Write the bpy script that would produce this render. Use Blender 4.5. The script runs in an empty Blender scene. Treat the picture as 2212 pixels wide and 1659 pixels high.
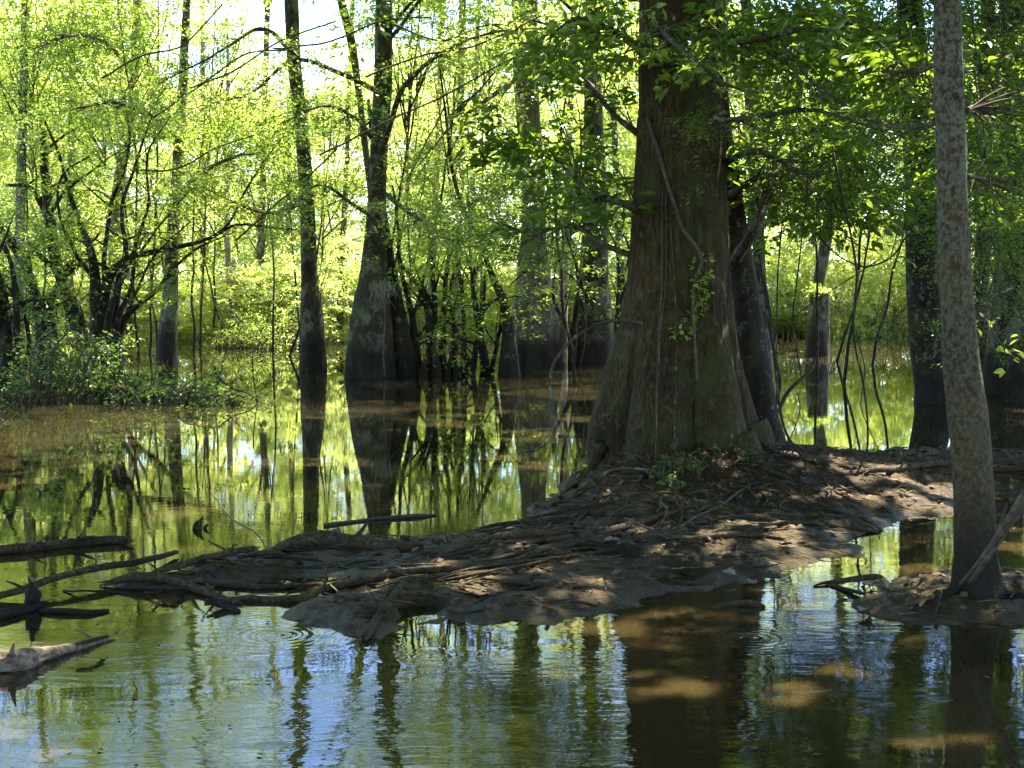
import bpy, math, random
import numpy as np
from mathutils import Vector

R = math.radians
scene = bpy.context.scene
COL = scene.collection
rng = np.random.default_rng(11)
random.seed(5)

# ------------------------------------------------------------------ camera
F = 3200.0; CX, CY = 1106.0, 829.5; HOR = 600.0
PITCH = math.atan((CY - HOR) / F)
CAM = np.array([0.0, 0.0, 1.6])
cd = bpy.data.cameras.new('camera'); cam = bpy.data.objects.new('camera', cd); COL.objects.link(cam)
cam.location = CAM; cam.rotation_euler = (math.pi / 2 - PITCH, 0, 0)
cd.sensor_width = 36; cd.lens = 36 * F / 2212.0; cd.clip_end = 2000; cd.clip_start = 0.1
scene.camera = cam
_U = np.array([0, math.sin(PITCH), math.cos(PITCH)]); _Fw = np.array([0, math.cos(PITCH), -math.sin(PITCH)])

def ray(px, py):
    return np.array([1.0, 0, 0]) * ((px - CX) / F) + _U * ((CY - py) / F) + _Fw
def at(px, py, Y):                       # point of the photograph at depth Y
    d = ray(px, py); return CAM + d * (Y / d[1])
def ground(px, py, z=0.0):               # point of the photograph at height z
    d = ray(px, py); return CAM + d * ((z - CAM[2]) / d[2])

# ------------------------------------------------------------------ object helpers
def tag(o, label=None, cat=None, group=None, kind=None):
    if label: o['label'] = label
    if cat: o['category'] = cat
    if group: o['group'] = group
    if kind: o['kind'] = kind
    return o
def empty(name, loc, label, cat, group=None):
    o = bpy.data.objects.new(name, None); COL.objects.link(o)
    o.location = tuple(float(c) for c in loc); o.empty_display_size = 0.2
    return tag(o, label, cat, group)
def mesh(name, V, Fq, mat=None, tint=None, smooth=True):
    V = np.asarray(V, dtype=np.float32); Fq = np.asarray(Fq, dtype=np.int32)
    me = bpy.data.meshes.new(name)
    me.vertices.add(len(V)); me.vertices.foreach_set('co', V.ravel())
    k = Fq.shape[1]; n = len(Fq)
    me.loops.add(n * k); me.loops.foreach_set('vertex_index', Fq.ravel())
    me.polygons.add(n)
    me.polygons.foreach_set('loop_start', np.arange(0, n * k, k, dtype=np.int32))
    me.polygons.foreach_set('loop_total', np.full(n, k, dtype=np.int32))
    if smooth: me.polygons.foreach_set('use_smooth', np.ones(n, dtype=bool))
    if tint is not None:
        a = me.attributes.new('tint', 'FLOAT', 'POINT'); a.data.foreach_set('value', np.asarray(tint, dtype=np.float32))
    me.update(calc_edges=True)
    if mat: me.materials.append(mat)
    return me
def link(name, me, parent=None, loc=(0, 0, 0)):
    o = bpy.data.objects.new(name, me); COL.objects.link(o); o.location = tuple(float(c) for c in loc)
    if parent: o.parent = parent
    return o

# ------------------------------------------------------------------ noise
def vnoise(x, y, seed=0):
    x = np.asarray(x, float); y = np.asarray(y, float)
    xi = np.floor(x).astype(np.int64); yi = np.floor(y).astype(np.int64)
    xf = x - xi; yf = y - yi; xf = xf * xf * (3 - 2 * xf); yf = yf * yf * (3 - 2 * yf)
    def h(a, b):
        n = (a * 374761393 + b * 668265263 + seed * 1442695041) & 0xffffffff
        n = ((n ^ (n >> 13)) * 1274126177) & 0xffffffff
        return ((n ^ (n >> 16)) & 0xffff) / 65535.0
    return (h(xi, yi) * (1 - xf) + h(xi + 1, yi) * xf) * (1 - yf) + (h(xi, yi + 1) * (1 - xf) + h(xi + 1, yi + 1) * xf) * yf
def fbm(x, y, o=4, seed=0):
    s = 0; a = 0.5
    for i in range(o):
        s = s + a * (vnoise(x * 2 ** i, y * 2 ** i, seed + i) - 0.5); a *= 0.5
    return s

# ------------------------------------------------------------------ materials
def new_mat(name):
    m = bpy.data.materials.new(name); m.use_nodes = True; nt = m.node_tree; nt.nodes.clear()
    out = nt.nodes.new('ShaderNodeOutputMaterial'); return m, nt, out
def nd(nt, t, **kw):
    n = nt.nodes.new('ShaderNode' + t)
    for k, v in kw.items():
        if k.startswith('_'): setattr(n, k[1:], v)
        else: n.inputs[k.replace('__', ' ')].default_value = v
    return n
def ramp(nt, stops, fac, interp='LINEAR'):
    r = nt.nodes.new('ShaderNodeValToRGB'); cr = r.color_ramp; cr.interpolation = interp
    while len(cr.elements) < len(stops): cr.elements.new(0.5)
    for e, (p, c) in zip(cr.elements, stops):
        e.position = p; e.color = (c[0], c[1], c[2], 1) if hasattr(c, '__len__') else (c, c, c, 1)
    nt.links.new(fac, r.inputs[0]); return r.outputs[0]
def mixc(nt, a, b, fac, blend='MIX'):
    m = nt.nodes.new('ShaderNodeMix'); m.data_type = 'RGBA'; m.blend_type = blend
    for s, v in ((m.inputs[6], a), (m.inputs[7], b), (m.inputs[0], fac)):
        if isinstance(v, (int, float)): s.default_value = v
        elif isinstance(v, tuple): s.default_value = (*v, 1)
        else: nt.links.new(v, s)
    return m.outputs[2]
def math_(nt, op, a, b=None, c=None):
    m = nt.nodes.new('ShaderNodeMath'); m.operation = op
    for i, v in enumerate((a, b, c)):
        if v is None: continue
        if isinstance(v, (int, float)): m.inputs[i].default_value = v
        else: nt.links.new(v, m.inputs[i])
    return m.outputs[0]
def noise(nt, vec, scale, detail=3, rough=0.55, out=0):
    n = nd(nt, 'TexNoise', Scale=scale, Detail=detail, Roughness=rough)
    if vec is not None: nt.links.new(vec, n.inputs['Vector'])
    return n.outputs[out]
def mapping(nt, vec, scale=(1, 1, 1)):
    m = nt.nodes.new('ShaderNodeMapping'); m.inputs['Scale'].default_value = scale; nt.links.new(vec, m.inputs[0]); return m.outputs[0]
def bump(nt, h, strength=1.0, dist=0.01):
    b = nd(nt, 'Bump', Strength=strength, Distance=dist); nt.links.new(h, b.inputs['Height']); return b.outputs[0]

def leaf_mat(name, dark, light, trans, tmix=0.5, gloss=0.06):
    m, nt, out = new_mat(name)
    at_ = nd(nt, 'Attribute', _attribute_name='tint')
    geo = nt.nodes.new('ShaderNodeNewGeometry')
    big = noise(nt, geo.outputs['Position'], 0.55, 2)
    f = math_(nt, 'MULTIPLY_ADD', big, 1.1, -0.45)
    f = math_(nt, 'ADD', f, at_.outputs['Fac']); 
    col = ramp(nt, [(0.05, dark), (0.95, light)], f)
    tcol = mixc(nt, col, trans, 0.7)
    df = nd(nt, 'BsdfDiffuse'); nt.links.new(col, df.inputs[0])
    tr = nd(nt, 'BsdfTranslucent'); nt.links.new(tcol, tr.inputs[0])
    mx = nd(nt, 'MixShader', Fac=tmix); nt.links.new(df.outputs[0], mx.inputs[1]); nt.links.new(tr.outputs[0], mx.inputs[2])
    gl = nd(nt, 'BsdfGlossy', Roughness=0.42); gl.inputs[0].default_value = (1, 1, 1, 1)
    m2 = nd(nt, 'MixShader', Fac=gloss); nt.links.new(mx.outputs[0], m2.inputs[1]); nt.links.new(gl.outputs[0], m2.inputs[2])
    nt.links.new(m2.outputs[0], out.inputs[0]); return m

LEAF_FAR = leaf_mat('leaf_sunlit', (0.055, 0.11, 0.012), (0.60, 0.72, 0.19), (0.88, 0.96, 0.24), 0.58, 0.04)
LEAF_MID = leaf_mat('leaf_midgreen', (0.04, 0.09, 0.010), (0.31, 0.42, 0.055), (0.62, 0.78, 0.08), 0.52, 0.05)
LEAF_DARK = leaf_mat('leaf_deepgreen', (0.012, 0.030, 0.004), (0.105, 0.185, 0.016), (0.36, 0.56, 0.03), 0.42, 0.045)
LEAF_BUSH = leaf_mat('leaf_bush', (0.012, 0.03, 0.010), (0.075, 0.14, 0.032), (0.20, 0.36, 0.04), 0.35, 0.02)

def bark_mat(name, cols, stretch=(1, 1, 0.12), scale=14, lichen=0.0, lichen_col=(0.42, 0.43, 0.36), wet=0.5, bdist=0.02, moss=0.0, lscale=9):
    m, nt, out = new_mat(name)
    tc = nt.nodes.new('ShaderNodeNewGeometry'); P = tc.outputs['Position']
    v = mapping(nt, P, stretch)
    n1 = noise(nt, v, scale, 6, 0.65); n2 = noise(nt, v, scale * 3.1, 4, 0.6); n3 = noise(nt, P, 2.2, 3)
    c = ramp(nt, [(0.30, cols[0]), (0.52, cols[1]), (0.72, cols[2])], n1)
    c = mixc(nt, c, (0.55, 0.5, 0.45), math_(nt, 'MULTIPLY', n2, 0.25), 'OVERLAY')
    c = mixc(nt, c, tuple(x * 0.45 for x in cols[0]), ramp(nt, [(0.45, 0.0), (0.7, 0.6)], n3))
    if lichen > 0:
        l1 = noise(nt, mapping(nt, P, (1, 1, 0.8)), lscale, 5, 0.7)
        lf = ramp(nt, [(0.62 - 0.22 * lichen, 0.0), (0.68 - 0.22 * lichen, 1.0)], l1)
        l2 = ramp(nt, [(0.42, 0.0), (0.5, 1.0)], noise(nt, P, 46, 3, 0.6))
        if name == 'bark_lichen':
            sp_ = nt.nodes.new('ShaderNodeSeparateXYZ'); nt.links.new(P, sp_.inputs[0]); lf = math_(nt, 'MULTIPLY', lf, ramp(nt, [(0.2, 0.25), (0.55, 0.6), (0.9, 1.0)], math_(nt, 'DIVIDE', sp_.outputs[2], 2.6)))
        lf = math_(nt, 'MULTIPLY', lf, math_(nt, 'MULTIPLY_ADD', l2, 0.55, 0.45))
        lc = mixc(nt, lichen_col, tuple(x * 0.62 for x in lichen_col), noise(nt, P, 30, 3))
        c = mixc(nt, c, lc, lf)
    if moss > 0:
        c = mixc(nt, c, (0.06, 0.075, 0.02), ramp(nt, [(0.5, 0.0), (0.62, moss)], noise(nt, P, 3.4, 4)))
    sep = nt.nodes.new('ShaderNodeSeparateXYZ'); nt.links.new(P, sep.inputs[0])
    if wet > 0:
        zz = math_(nt, 'ADD', sep.outputs[2], math_(nt, 'MULTIPLY', math_(nt, 'SUBTRACT', n3, 0.5), 0.45))
        wf = ramp(nt, [(0.0, 0.9), (0.55, 0.82), (1.0, 0.0)], math_(nt, 'DIVIDE', zz, wet))
        c = mixc(nt, c, (0.012, 0.011, 0.008), wf)
    b = nd(nt, 'BsdfPrincipled', Roughness=0.85); b.inputs['Specular IOR Level'].default_value = 0.25
    nt.links.new(c, b.inputs['Base Color'])
    hh = math_(nt, 'ADD', n1, math_(nt, 'MULTIPLY', n2, 0.4))
    nt.links.new(bump(nt, hh, 1.0, bdist), b.inputs['Normal'])
    nt.links.new(b.outputs[0], out.inputs[0]); return m

BARK_BIG = bark_mat('bark_cypress', ((0.0146, 0.0093, 0.0021), (0.0586, 0.0385, 0.0096), (0.1330, 0.0963, 0.0265)), (1, 1, 0.22), 34, 0.25, (0.13, 0.115, 0.08), wet=0.0, bdist=0.05, moss=0.55, lscale=14)
BARK_LICHEN = bark_mat('bark_lichen', ((0.0574, 0.0394, 0.0155), (0.1102, 0.0762, 0.0310), (0.1819, 0.1298, 0.0548)), (1, 1, 0.5), 60, 0.78, (0.27, 0.275, 0.19), wet=0.62, bdist=0.03, lscale=42)
BARK_MID = bark_mat('bark_tupelo', ((0.0224, 0.0183, 0.0096), (0.0544, 0.0445, 0.0241), (0.1022, 0.0883, 0.0535)), (1, 1, 0.4), 16, 0.55, (0.21, 0.21, 0.16), wet=0.72, bdist=0.03, moss=0.6, lscale=4)
BARK_PALE = bark_mat('bark_pale', ((0.09, 0.072, 0.052), (0.19, 0.16, 0.12), (0.32, 0.28, 0.23)), (1, 1, 0.25), 14, 0.3, (0.34, 0.34, 0.28), wet=0.7, bdist=0.03, lscale=5)
BARK_DARK = bark_mat('bark_dark', ((0.0097, 0.0073, 0.0044), (0.0242, 0.0179, 0.0111), (0.0484, 0.0384, 0.0241)), (1, 1, 0.3), 18, 0.3, (0.16, 0.17, 0.13), wet=0.5, bdist=0.012, moss=0.3)
TWIG = bark_mat('twig_bark', ((0.0391, 0.0289, 0.0138), (0.0783, 0.0609, 0.0307), (0.1487, 0.1219, 0.0635)), (1, 1, 1), 30, 0.4, (0.22, 0.22, 0.18), wet=0.0, bdist=0.004, lscale=14)
DRIFT = bark_mat('driftwood', ((0.0171, 0.0111, 0.0044), (0.0620, 0.0431, 0.0190), (0.1626, 0.1224, 0.0598)), (1, 1, 1), 38, 0.0, wet=0.0, bdist=0.015)
BLEACH = bark_mat('bleached_wood', ((0.07, 0.05, 0.035), (0.24, 0.19, 0.14), (0.42, 0.36, 0.28)), (0.35, 1, 1), 34, 0.0, wet=0.0, bdist=0.02)
PALEWOOD = bark_mat('pale_wood', ((0.0480, 0.0360, 0.0240), (0.1020, 0.0810, 0.0540), (0.1680, 0.1410, 0.1020)), (1, 1, 1), 25, 0.0, wet=0.0, bdist=0.006)
BRUSH = bark_mat('brushwood', ((0.10, 0.075, 0.05), (0.22, 0.17, 0.12), (0.36, 0.29, 0.21)), (1, 1, 0.4), 10, 0.0, wet=0.0, bdist=0.005)

KNEE = bark_mat('knee_bark', ((0.05, 0.028, 0.018), (0.12, 0.075, 0.05), (0.25, 0.17, 0.12)), (1, 1, .5), 20, 0.0, wet=0.35, bdist=0.02)
def simple_mat(name, a, b, scale=8, rough=0.8):
    m, nt, out = new_mat(name)
    g = nt.nodes.new('ShaderNodeNewGeometry')
    p = nd(nt, 'BsdfPrincipled', Roughness=rough); p.inputs['Specular IOR Level'].default_value = 0.3
    nt.links.new(mixc(nt, a, b, noise(nt, g.outputs['Position'], scale, 4)), p.inputs['Base Color'])
    nt.links.new(p.outputs[0], out.inputs[0]); return m
DEADLEAF = simple_mat('dead_leaf', (0.20, 0.13, 0.07), (0.035, 0.022, 0.012), 13)
PALELEAF = simple_mat('pale_dead_leaf', (0.30, 0.26, 0.18), (0.16, 0.13, 0.09), 20)
MOSSY = simple_mat('grey_moss', (0.26, 0.27, 0.20), (0.12, 0.13, 0.08), 30)

# mud
def mud_mat(name='wet_mud'):
    m, nt, out = new_mat(name)
    g = nt.nodes.new('ShaderNodeNewGeometry'); P = g.outputs['Position']
    sep = nt.nodes.new('ShaderNodeSeparateXYZ'); nt.links.new(P, sep.inputs[0])
    a = noise(nt, P, 2.3, 5, 0.6); b_ = noise(nt, P, 16, 5, 0.7); c_ = noise(nt, P, 70, 4, 0.7)
    col = ramp(nt, [(0.32, (0.0230, 0.0139, 0.0038)), (0.5, (0.0955, 0.0633, 0.0197)), (0.68, (0.2486, 0.1717, 0.0587))], b_)
    col = mixc(nt, col, (0.0458, 0.0261, 0.0089), ramp(nt, [(0.42, 0.0), (0.58, 0.8)], a))
    # leaf crumbs on higher drier soil
    crumbs = ramp(nt, [(0.50, 0.0), (0.58, 1.0)], c_)
    hi = ramp(nt, [(0.08, 0.0), (0.18, 0.9)], sep.outputs[2])
    soil = mixc(nt, (0.0267, 0.0149, 0.0048), (0.1530, 0.0895, 0.0354), crumbs)
    col = mixc(nt, col, soil, hi)
    wetf = ramp(nt, [(0.0, 1.0), (0.035, 0.75), (0.09, 0.0)], sep.outputs[2])
    col = mixc(nt, col, (0.0573, 0.0448, 0.0204), math_(nt, 'MULTIPLY', wetf, 0.6))
    p = nd(nt, 'BsdfPrincipled'); p.inputs['Specular IOR Level'].default_value = 0.18; nt.links.new(col, p.inputs['Base Color'])
    mr = nt.nodes.new('ShaderNodeMix'); mr.inputs[2].default_value = 0.66; mr.inputs[3].default_value = 0.2
    nt.links.new(math_(nt, 'MULTIPLY', wetf, ramp(nt, [(0.4, 0.4), (0.6, 1.0)], a)), mr.inputs[0])
    nt.links.new(mr.outputs[0], p.inputs['Roughness'])
    h = math_(nt, 'ADD', math_(nt, 'MULTIPLY', b_, 1.0), math_(nt, 'MULTIPLY', c_, 0.45))
    nt.links.new(bump(nt, h, 1.0, 0.05), p.inputs['Normal'])
    nt.links.new(p.outputs[0], out.inputs[0]); return m
MUD = mud_mat()
FLOOR = simple_mat('forest_floor', (0.13, 0.10, 0.06), (0.05, 0.06, 0.02), 1.5)

def water_mat():
    m, nt, out = new_mat('murky_water')
    g = nt.nodes.new('ShaderNodeNewGeometry'); P = g.outputs['Position']
    sep = nt.nodes.new('ShaderNodeSeparateXYZ'); nt.links.new(P, sep.inputs[0])
    Y = sep.outputs[1]
    shal = ramp(nt, [(0.0, 1.0), (0.22, 0.8), (0.5, 0.0)], math_(nt, 'DIVIDE', math_(nt, 'SUBTRACT', Y, 4.0), 20.0))
    deep = ramp(nt, [(0.35, (0.022, 0.018, 0.008)), (0.65, (0.038, 0.031, 0.014))], noise(nt, P, 0.6, 3))
    shc = ramp(nt, [(0.35, (0.025, 0.018, 0.0065)), (0.65, (0.052, 0.036, 0.013))], noise(nt, P, 0.8, 3))
    col = mixc(nt, deep, shc, shal)
    # wind ripples: metres of height
    near = ramp(nt, [(0.0, 1.0), (0.10, 0.75), (0.18, 0.22), (0.35, 0.08), (1.0, 0.04)], math_(nt, 'DIVIDE', math_(nt, 'SUBTRACT', Y, 4.0), 25.0))
    patch = ramp(nt, [(0.38, 0.12), (0.62, 1.3)], noise(nt, mapping(nt, P, (0.6, 1, 1)), 1.3, 3))
    w1 = noise(nt, mapping(nt, P, (0.4, 1, 1)), 24, 3, 0.5)
    w2 = noise(nt, mapping(nt, P, (0.7, 1, 1)), 5, 2, 0.5)
    h = math_(nt, 'MULTIPLY', math_(nt, 'ADD', math_(nt, 'MULTIPLY', w1, 0.0014), math_(nt, 'MULTIPLY', w2, 0.0026)), math_(nt, 'MULTIPLY', near, patch))
    for (px, py, amp, lam, rad) in ((1622, 1378, 0.0008, 0.045, 0.22), (600, 1372, 0.0004, 0.05, 0.3), (860, 880, 0.0006, 0.12, 0.7)):
        c = ground(px, py)
        vm = nt.nodes.new('ShaderNodeVectorMath'); vm.operation = 'DISTANCE'; nt.links.new(P, vm.inputs[0]); vm.inputs[1].default_value = (c[0], c[1], 0)
        dd = vm.outputs['Value']
        s = math_(nt, 'SINE', math_(nt, 'MULTIPLY', dd, 2 * math.pi / lam))
        fo = math_(nt, 'EXPONENT', math_(nt, 'MULTIPLY', dd, -1.0 / (rad * 0.5)))
        h = math_(nt, 'ADD', h, math_(nt, 'MULTIPLY', math_(nt, 'MULTIPLY', s, fo), amp))
    nrm = bump(nt, h, 1.0, 1.0)
    df = nd(nt, 'SubsurfaceScattering', Scale=0.16); df.falloff = 'BURLEY'; df.inputs['Radius'].default_value = (1.0, 0.7, 0.35); nt.links.new(col, df.inputs[0])
    gl = nd(nt, 'BsdfGlossy', Roughness=0.012); gl.inputs[0].default_value = (1, 1, 1, 1); nt.links.new(nrm, gl.inputs['Normal'])
    fr = nd(nt, 'Fresnel', IOR=1.48); nt.links.new(nrm, fr.inputs['Normal'])
    mx = nd(nt, 'MixShader'); nt.links.new(fr.outputs[0], mx.inputs[0]); nt.links.new(df.outputs[0], mx.inputs[1]); nt.links.new(gl.outputs[0], mx.inputs[2])
    nt.links.new(mx.outputs[0], out.inputs[0]); return m
WATER = water_mat()

# ------------------------------------------------------------------ tubes
def frames(P):
    T = np.gradient(P, axis=0); T /= np.linalg.norm(T, axis=1)[:, None] + 1e-9
    A = np.zeros_like(P); B = np.zeros_like(P)
    ref = np.array([0, 1.0, 0]) if abs(T[0][1]) < 0.8 else np.array([1.0, 0, 0])
    a = np.cross(ref, T[0]); a /= np.linalg.norm(a)
    for i in range(len(P)):
        a = a - T[i] * np.dot(a, T[i]); a /= np.linalg.norm(a) + 1e-9
        A[i] = a; B[i] = np.cross(T[i], a)
    return A, B
def smooth_path(pts, rad, step):
    pts = np.asarray(pts, float); rad = np.asarray(rad, float)
    if len(pts) < 3:
        t = np.linspace(0, 1, 3); pts = pts[0] + (pts[-1] - pts[0]) * t[:, None]; rad = np.interp(t, [0, 1], [rad[0], rad[-1]])
    seg = np.linalg.norm(np.diff(pts, axis=0), axis=1); s = np.concatenate([[0], np.cumsum(seg)])
    n = max(4, int(s[-1] / step)); q = np.linspace(0, s[-1], n)
    out = np.zeros((n, 3)); m = np.gradient(pts, s, axis=0)
    idx = np.clip(np.searchsorted(s, q, 'right') - 1, 0, len(s) - 2)
    h = s[idx + 1] - s[idx]; t = (q - s[idx]) / h; t = t[:, None]; hh = h[:, None]
    out = (2*t**3 - 3*t**2 + 1) * pts[idx] + (t**3 - 2*t**2 + t) * hh * m[idx] + (-2*t**3 + 3*t**2) * pts[idx+1] + (t**3 - t**2) * hh * m[idx+1]
    return out, np.interp(q, s, rad)
def tube(pts, rad, sides=7, step=0.12, wob=0.0, rough=0.0, seed=0, flute=None, k=5, cap=True, ridge=0.0, rf=2.2):
    P, r = smooth_path(pts, rad, step)
    n = len(P); sd = seed * 7.13
    if wob:
        q = np.arange(n) * step
        P = P + np.stack([fbm(q * 1.6, q * 0 + sd, 3, 1), fbm(q * 1.6, q * 0 + sd, 3, 5), fbm(q * 1.6, q * 0 + sd, 3, 9)], 1) * wob * np.minimum(1, np.arange(n) / 3.0)[:, None]
    A, B = frames(P)
    th = np.linspace(0, 2 * math.pi, sides, endpoint=False)
    rr = np.repeat(r[:, None], sides, 1)
    if flute is not None:
        fl = flute(P[:, 2])[:, None]
        ph = fbm(P[:, 2] * 0.8, P[:, 2] * 0 + sd, 2, 3)[:, None] * 1.2 + sd
        lob = np.abs(np.cos(k / 2.0 * th[None, :] + ph)) ** 0.8 + 0.35 * np.abs(np.cos((k + 2) / 2.0 * th[None, :] + ph * 1.7 + 1.1)) - 1.04
        rr = rr * (1 + fl * lob)
    if rough:
        q = np.arange(n)[:, None] * step
        rr = rr * (1 + rough * 2 * fbm(np.cos(th)[None, :] * (1.8 if rf < 3 else 4) + 7 + sd, q * rf + np.sin(th)[None, :] * (1.8 if rf < 3 else 4), 4, seed + 20))
    if ridge:
        q = np.arange(n)[:, None] * step; u = th[None, :] / (2 * math.pi)
        def per(f, g, sd_): return vnoise(u * f + 0 * q, q * g + 0 * u, sd_) * (1 - u) + vnoise((u - 1) * f + 0 * q, q * g + 0 * u, sd_) * u
        w1 = 1 - np.abs(per(46, 1.6, 51) * 2 - 1) * 2; w2 = 1 - np.abs(per(90, 4.5, 57) * 2 - 1) * 2
        rr = rr + ridge * (0.7 * w1 + 0.4 * w2)
    V = P[:, None, :] + A[:, None, :] * (np.cos(th)[None, :, None] * rr[..., None]) + B[:, None, :] * (np.sin(th)[None, :, None] * rr[..., None])
    V = V.reshape(-1, 3)
    i = np.arange(n - 1)[:, None] * sides; j = np.arange(sides)[None, :]; j2 = (j + 1) % sides
    Fq = np.stack([i + j, i + j2, i + sides + j2, i + sides + j], -1).reshape(-1, 4)
    if cap:
        base = len(V); V = np.vstack([V, P[0], P[-1]])
        jj = np.arange(sides); j2 = (jj + 1) % sides
        f0 = np.stack([np.full(sides, base), j2, jj, jj], 1); f1 = np.stack([np.full(sides, base + 1), (n - 1) * sides + jj, (n - 1) * sides + j2, (n - 1) * sides + j2], 1)
        # caps as degenerate-free triangles are stored separately
        return V, Fq, np.vstack([f0[:, :3], f1[:, :3]]), P, r
    return V, Fq, np.zeros((0, 3), int), P, r
class Acc:
    def __init__(s): s.V = []; s.Q = []; s.T = []; s.n = 0
    def add(s, V, Q, T=None):
        s.V.append(V); s.Q.append(Q + s.n)
        if T is not None and len(T): s.T.append(T + s.n)
        s.n += len(V)
    def tube(s, *a, **k):
        V, Q, T, P, r = tube(*a, **k); s.add(V, Q, T); return P, r
    def mesh(s, name, mat, off=(0, 0, 0)):
        V = np.vstack(s.V) - np.asarray(off); Q = np.vstack(s.Q) if s.Q else np.zeros((0, 4), int)
        T = np.vstack(s.T) if s.T else np.zeros((0, 3), int)
        me = bpy.data.meshes.new(name); me.vertices.add(len(V)); me.vertices.foreach_set('co', V.astype(np.float32).ravel())
        me.loops.add(len(Q) * 4 + len(T) * 3)
        me.loops.foreach_set('vertex_index', np.concatenate([Q.ravel(), T.ravel()]).astype(np.int32))
        me.polygons.add(len(Q) + len(T))
        st = np.concatenate([np.arange(len(Q)) * 4, len(Q) * 4 + np.arange(len(T)) * 3]).astype(np.int32)
        me.polygons.foreach_set('loop_start', st)
        me.polygons.foreach_set('loop_total', np.concatenate([np.full(len(Q), 4), np.full(len(T), 3)]).astype(np.int32))
        me.polygons.foreach_set('use_smooth', np.ones(len(Q) + len(T), dtype=bool))
        me.update(calc_edges=True); me.materials.append(mat); return me
def build(acc, name, mat, root=None, label=None):
    off = root_world(root) if root else (0, 0, 0)
    o = link(name, acc.mesh(name, mat, off), root)
    if label: o['label'] = label
    return o
def root_world(o):
    p = np.zeros(3)
    while o is not None: p = p + np.array(o.location); o = o.parent
    return p

# ------------------------------------------------------------------ light shafts: gaps carved in the canopy along the sun direction to place sun flecks
SUN_EL, SUN_AZ = R(56), R(38)
SV = np.array([math.sin(SUN_AZ) * math.cos(SUN_EL), math.cos(SUN_AZ) * math.cos(SUN_EL), math.sin(SUN_EL)])
T1 = ground(1470, 985, 0.25)[:2] + np.array([0, 0.35]); T2 = ground(2105, 1282, 0.08)[:2] + np.array([0, 0.12])
FLECKS = []
for px, py, w_, h_ in ((1190, 1250, 90, 16), (1120, 1206, 70, 9), (1275, 1272, 40, 12), (720, 1240, 60, 12), (760, 1275, 80, 10), (990, 1270, 60, 8), (1490, 1336, 100, 20), (1300, 1356, 70, 12), (1190, 1326, 60, 8),
                       (1560, 1178, 60, 10), (1330, 1150, 50, 10), (1650, 1180, 70, 10), (1740, 1196, 60, 12), (1500, 1052, 40, 10), (1700, 1040, 50, 8), (1820, 1060, 60, 10), (1980, 1085, 60, 12), (1580, 1075, 40, 6), (1430, 1100, 30, 6),
                       (40, 1425, 90, 26), (60, 1565, 130, 22), (300, 1300, 50, 10), (1290, 1460, 110, 13), (1450, 1500, 90, 10), (1980, 1600, 150, 13), (2120, 1640, 120, 16), (1480, 1480, 60, 8), (300, 1570, 90, 10),
                       (1180, 940, 110, 12), (1160, 1010, 110, 10), (880, 880, 60, 8), (420, 1165, 50, 8), (1940, 890, 60, 10), (1460, 1200, 70, 10), (900, 1235, 60, 8), (640, 1000, 200, 8), (150, 950, 160, 8), (1060, 1225, 50, 6), (2020, 1250, 60, 6), (1770, 1010, 50, 6)):
    c_ = ground(px, py, 0.05 if 1030 < py < 1300 else 0); a_ = ground(px + w_, py, 0); b_ = ground(px, py - h_, 0); FLECKS.append((c_[0], c_[1], abs(a_[0] - ground(px, py, 0)[0]) * .8 + .07, abs(b_[1] - ground(px, py, 0)[1]) + .09))
for X_, Y_, z_, r_ in ((T2[0], T2[1], 2.9, .22), (T2[0], T2[1], 2.2, .16), (T2[0], T2[1], 1.2, .12), (T1[0] + .2, T1[1] - .5, 2.1, .12), (T1[0] - .3, T1[1] - .4, 3.4, .15), (T1[0] + 1.6, T1[1] - 1, 3.0, .3), (T1[0] - .9, T1[1] + .6, 3.2, .35), (T1[0] - 1.4, T1[1] + 1.2, 2.8, .3)):
    FLECKS.append((X_ - SV[0] / SV[2] * z_, Y_ - SV[1] / SV[2] * z_, r_, r_ * 1.2))
def carve(V, Q, t, k, thr=0.175):
    P = (V[::k] + V[k // 2::k]) * .5; u = P - SV[None, :] * (P[:, 2] / SV[2])[:, None]; X, Y = u[:, 0], u[:, 1]
    wob = fbm(X * 7.1, Y * 7.1, 4, 71)
    hole = fbm(X * 1.3, Y * 1.3, 4, 73) > thr
    for cx, cy_, ax, ay in FLECKS: hole |= ((X - cx) / ax) ** 2 + ((Y - cy_) / ay) ** 2 < (0.72 + wob * 5.5)
    keep = np.repeat(~hole | (P[:, 2] <= 4.3), k); V = V[keep]; t = t[keep]; m = len(V) // k
    if k == 4: Q = np.arange(m)[:, None] * 4 + np.array([[0, 1, 2, 3]])
    else:
        b = np.arange(m)[:, None] * 6; Q = np.concatenate([b + np.array([[0, 1, 2, 3]]), b + np.array([[0, 3, 4, 5]])])
    return V, Q, t

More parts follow.
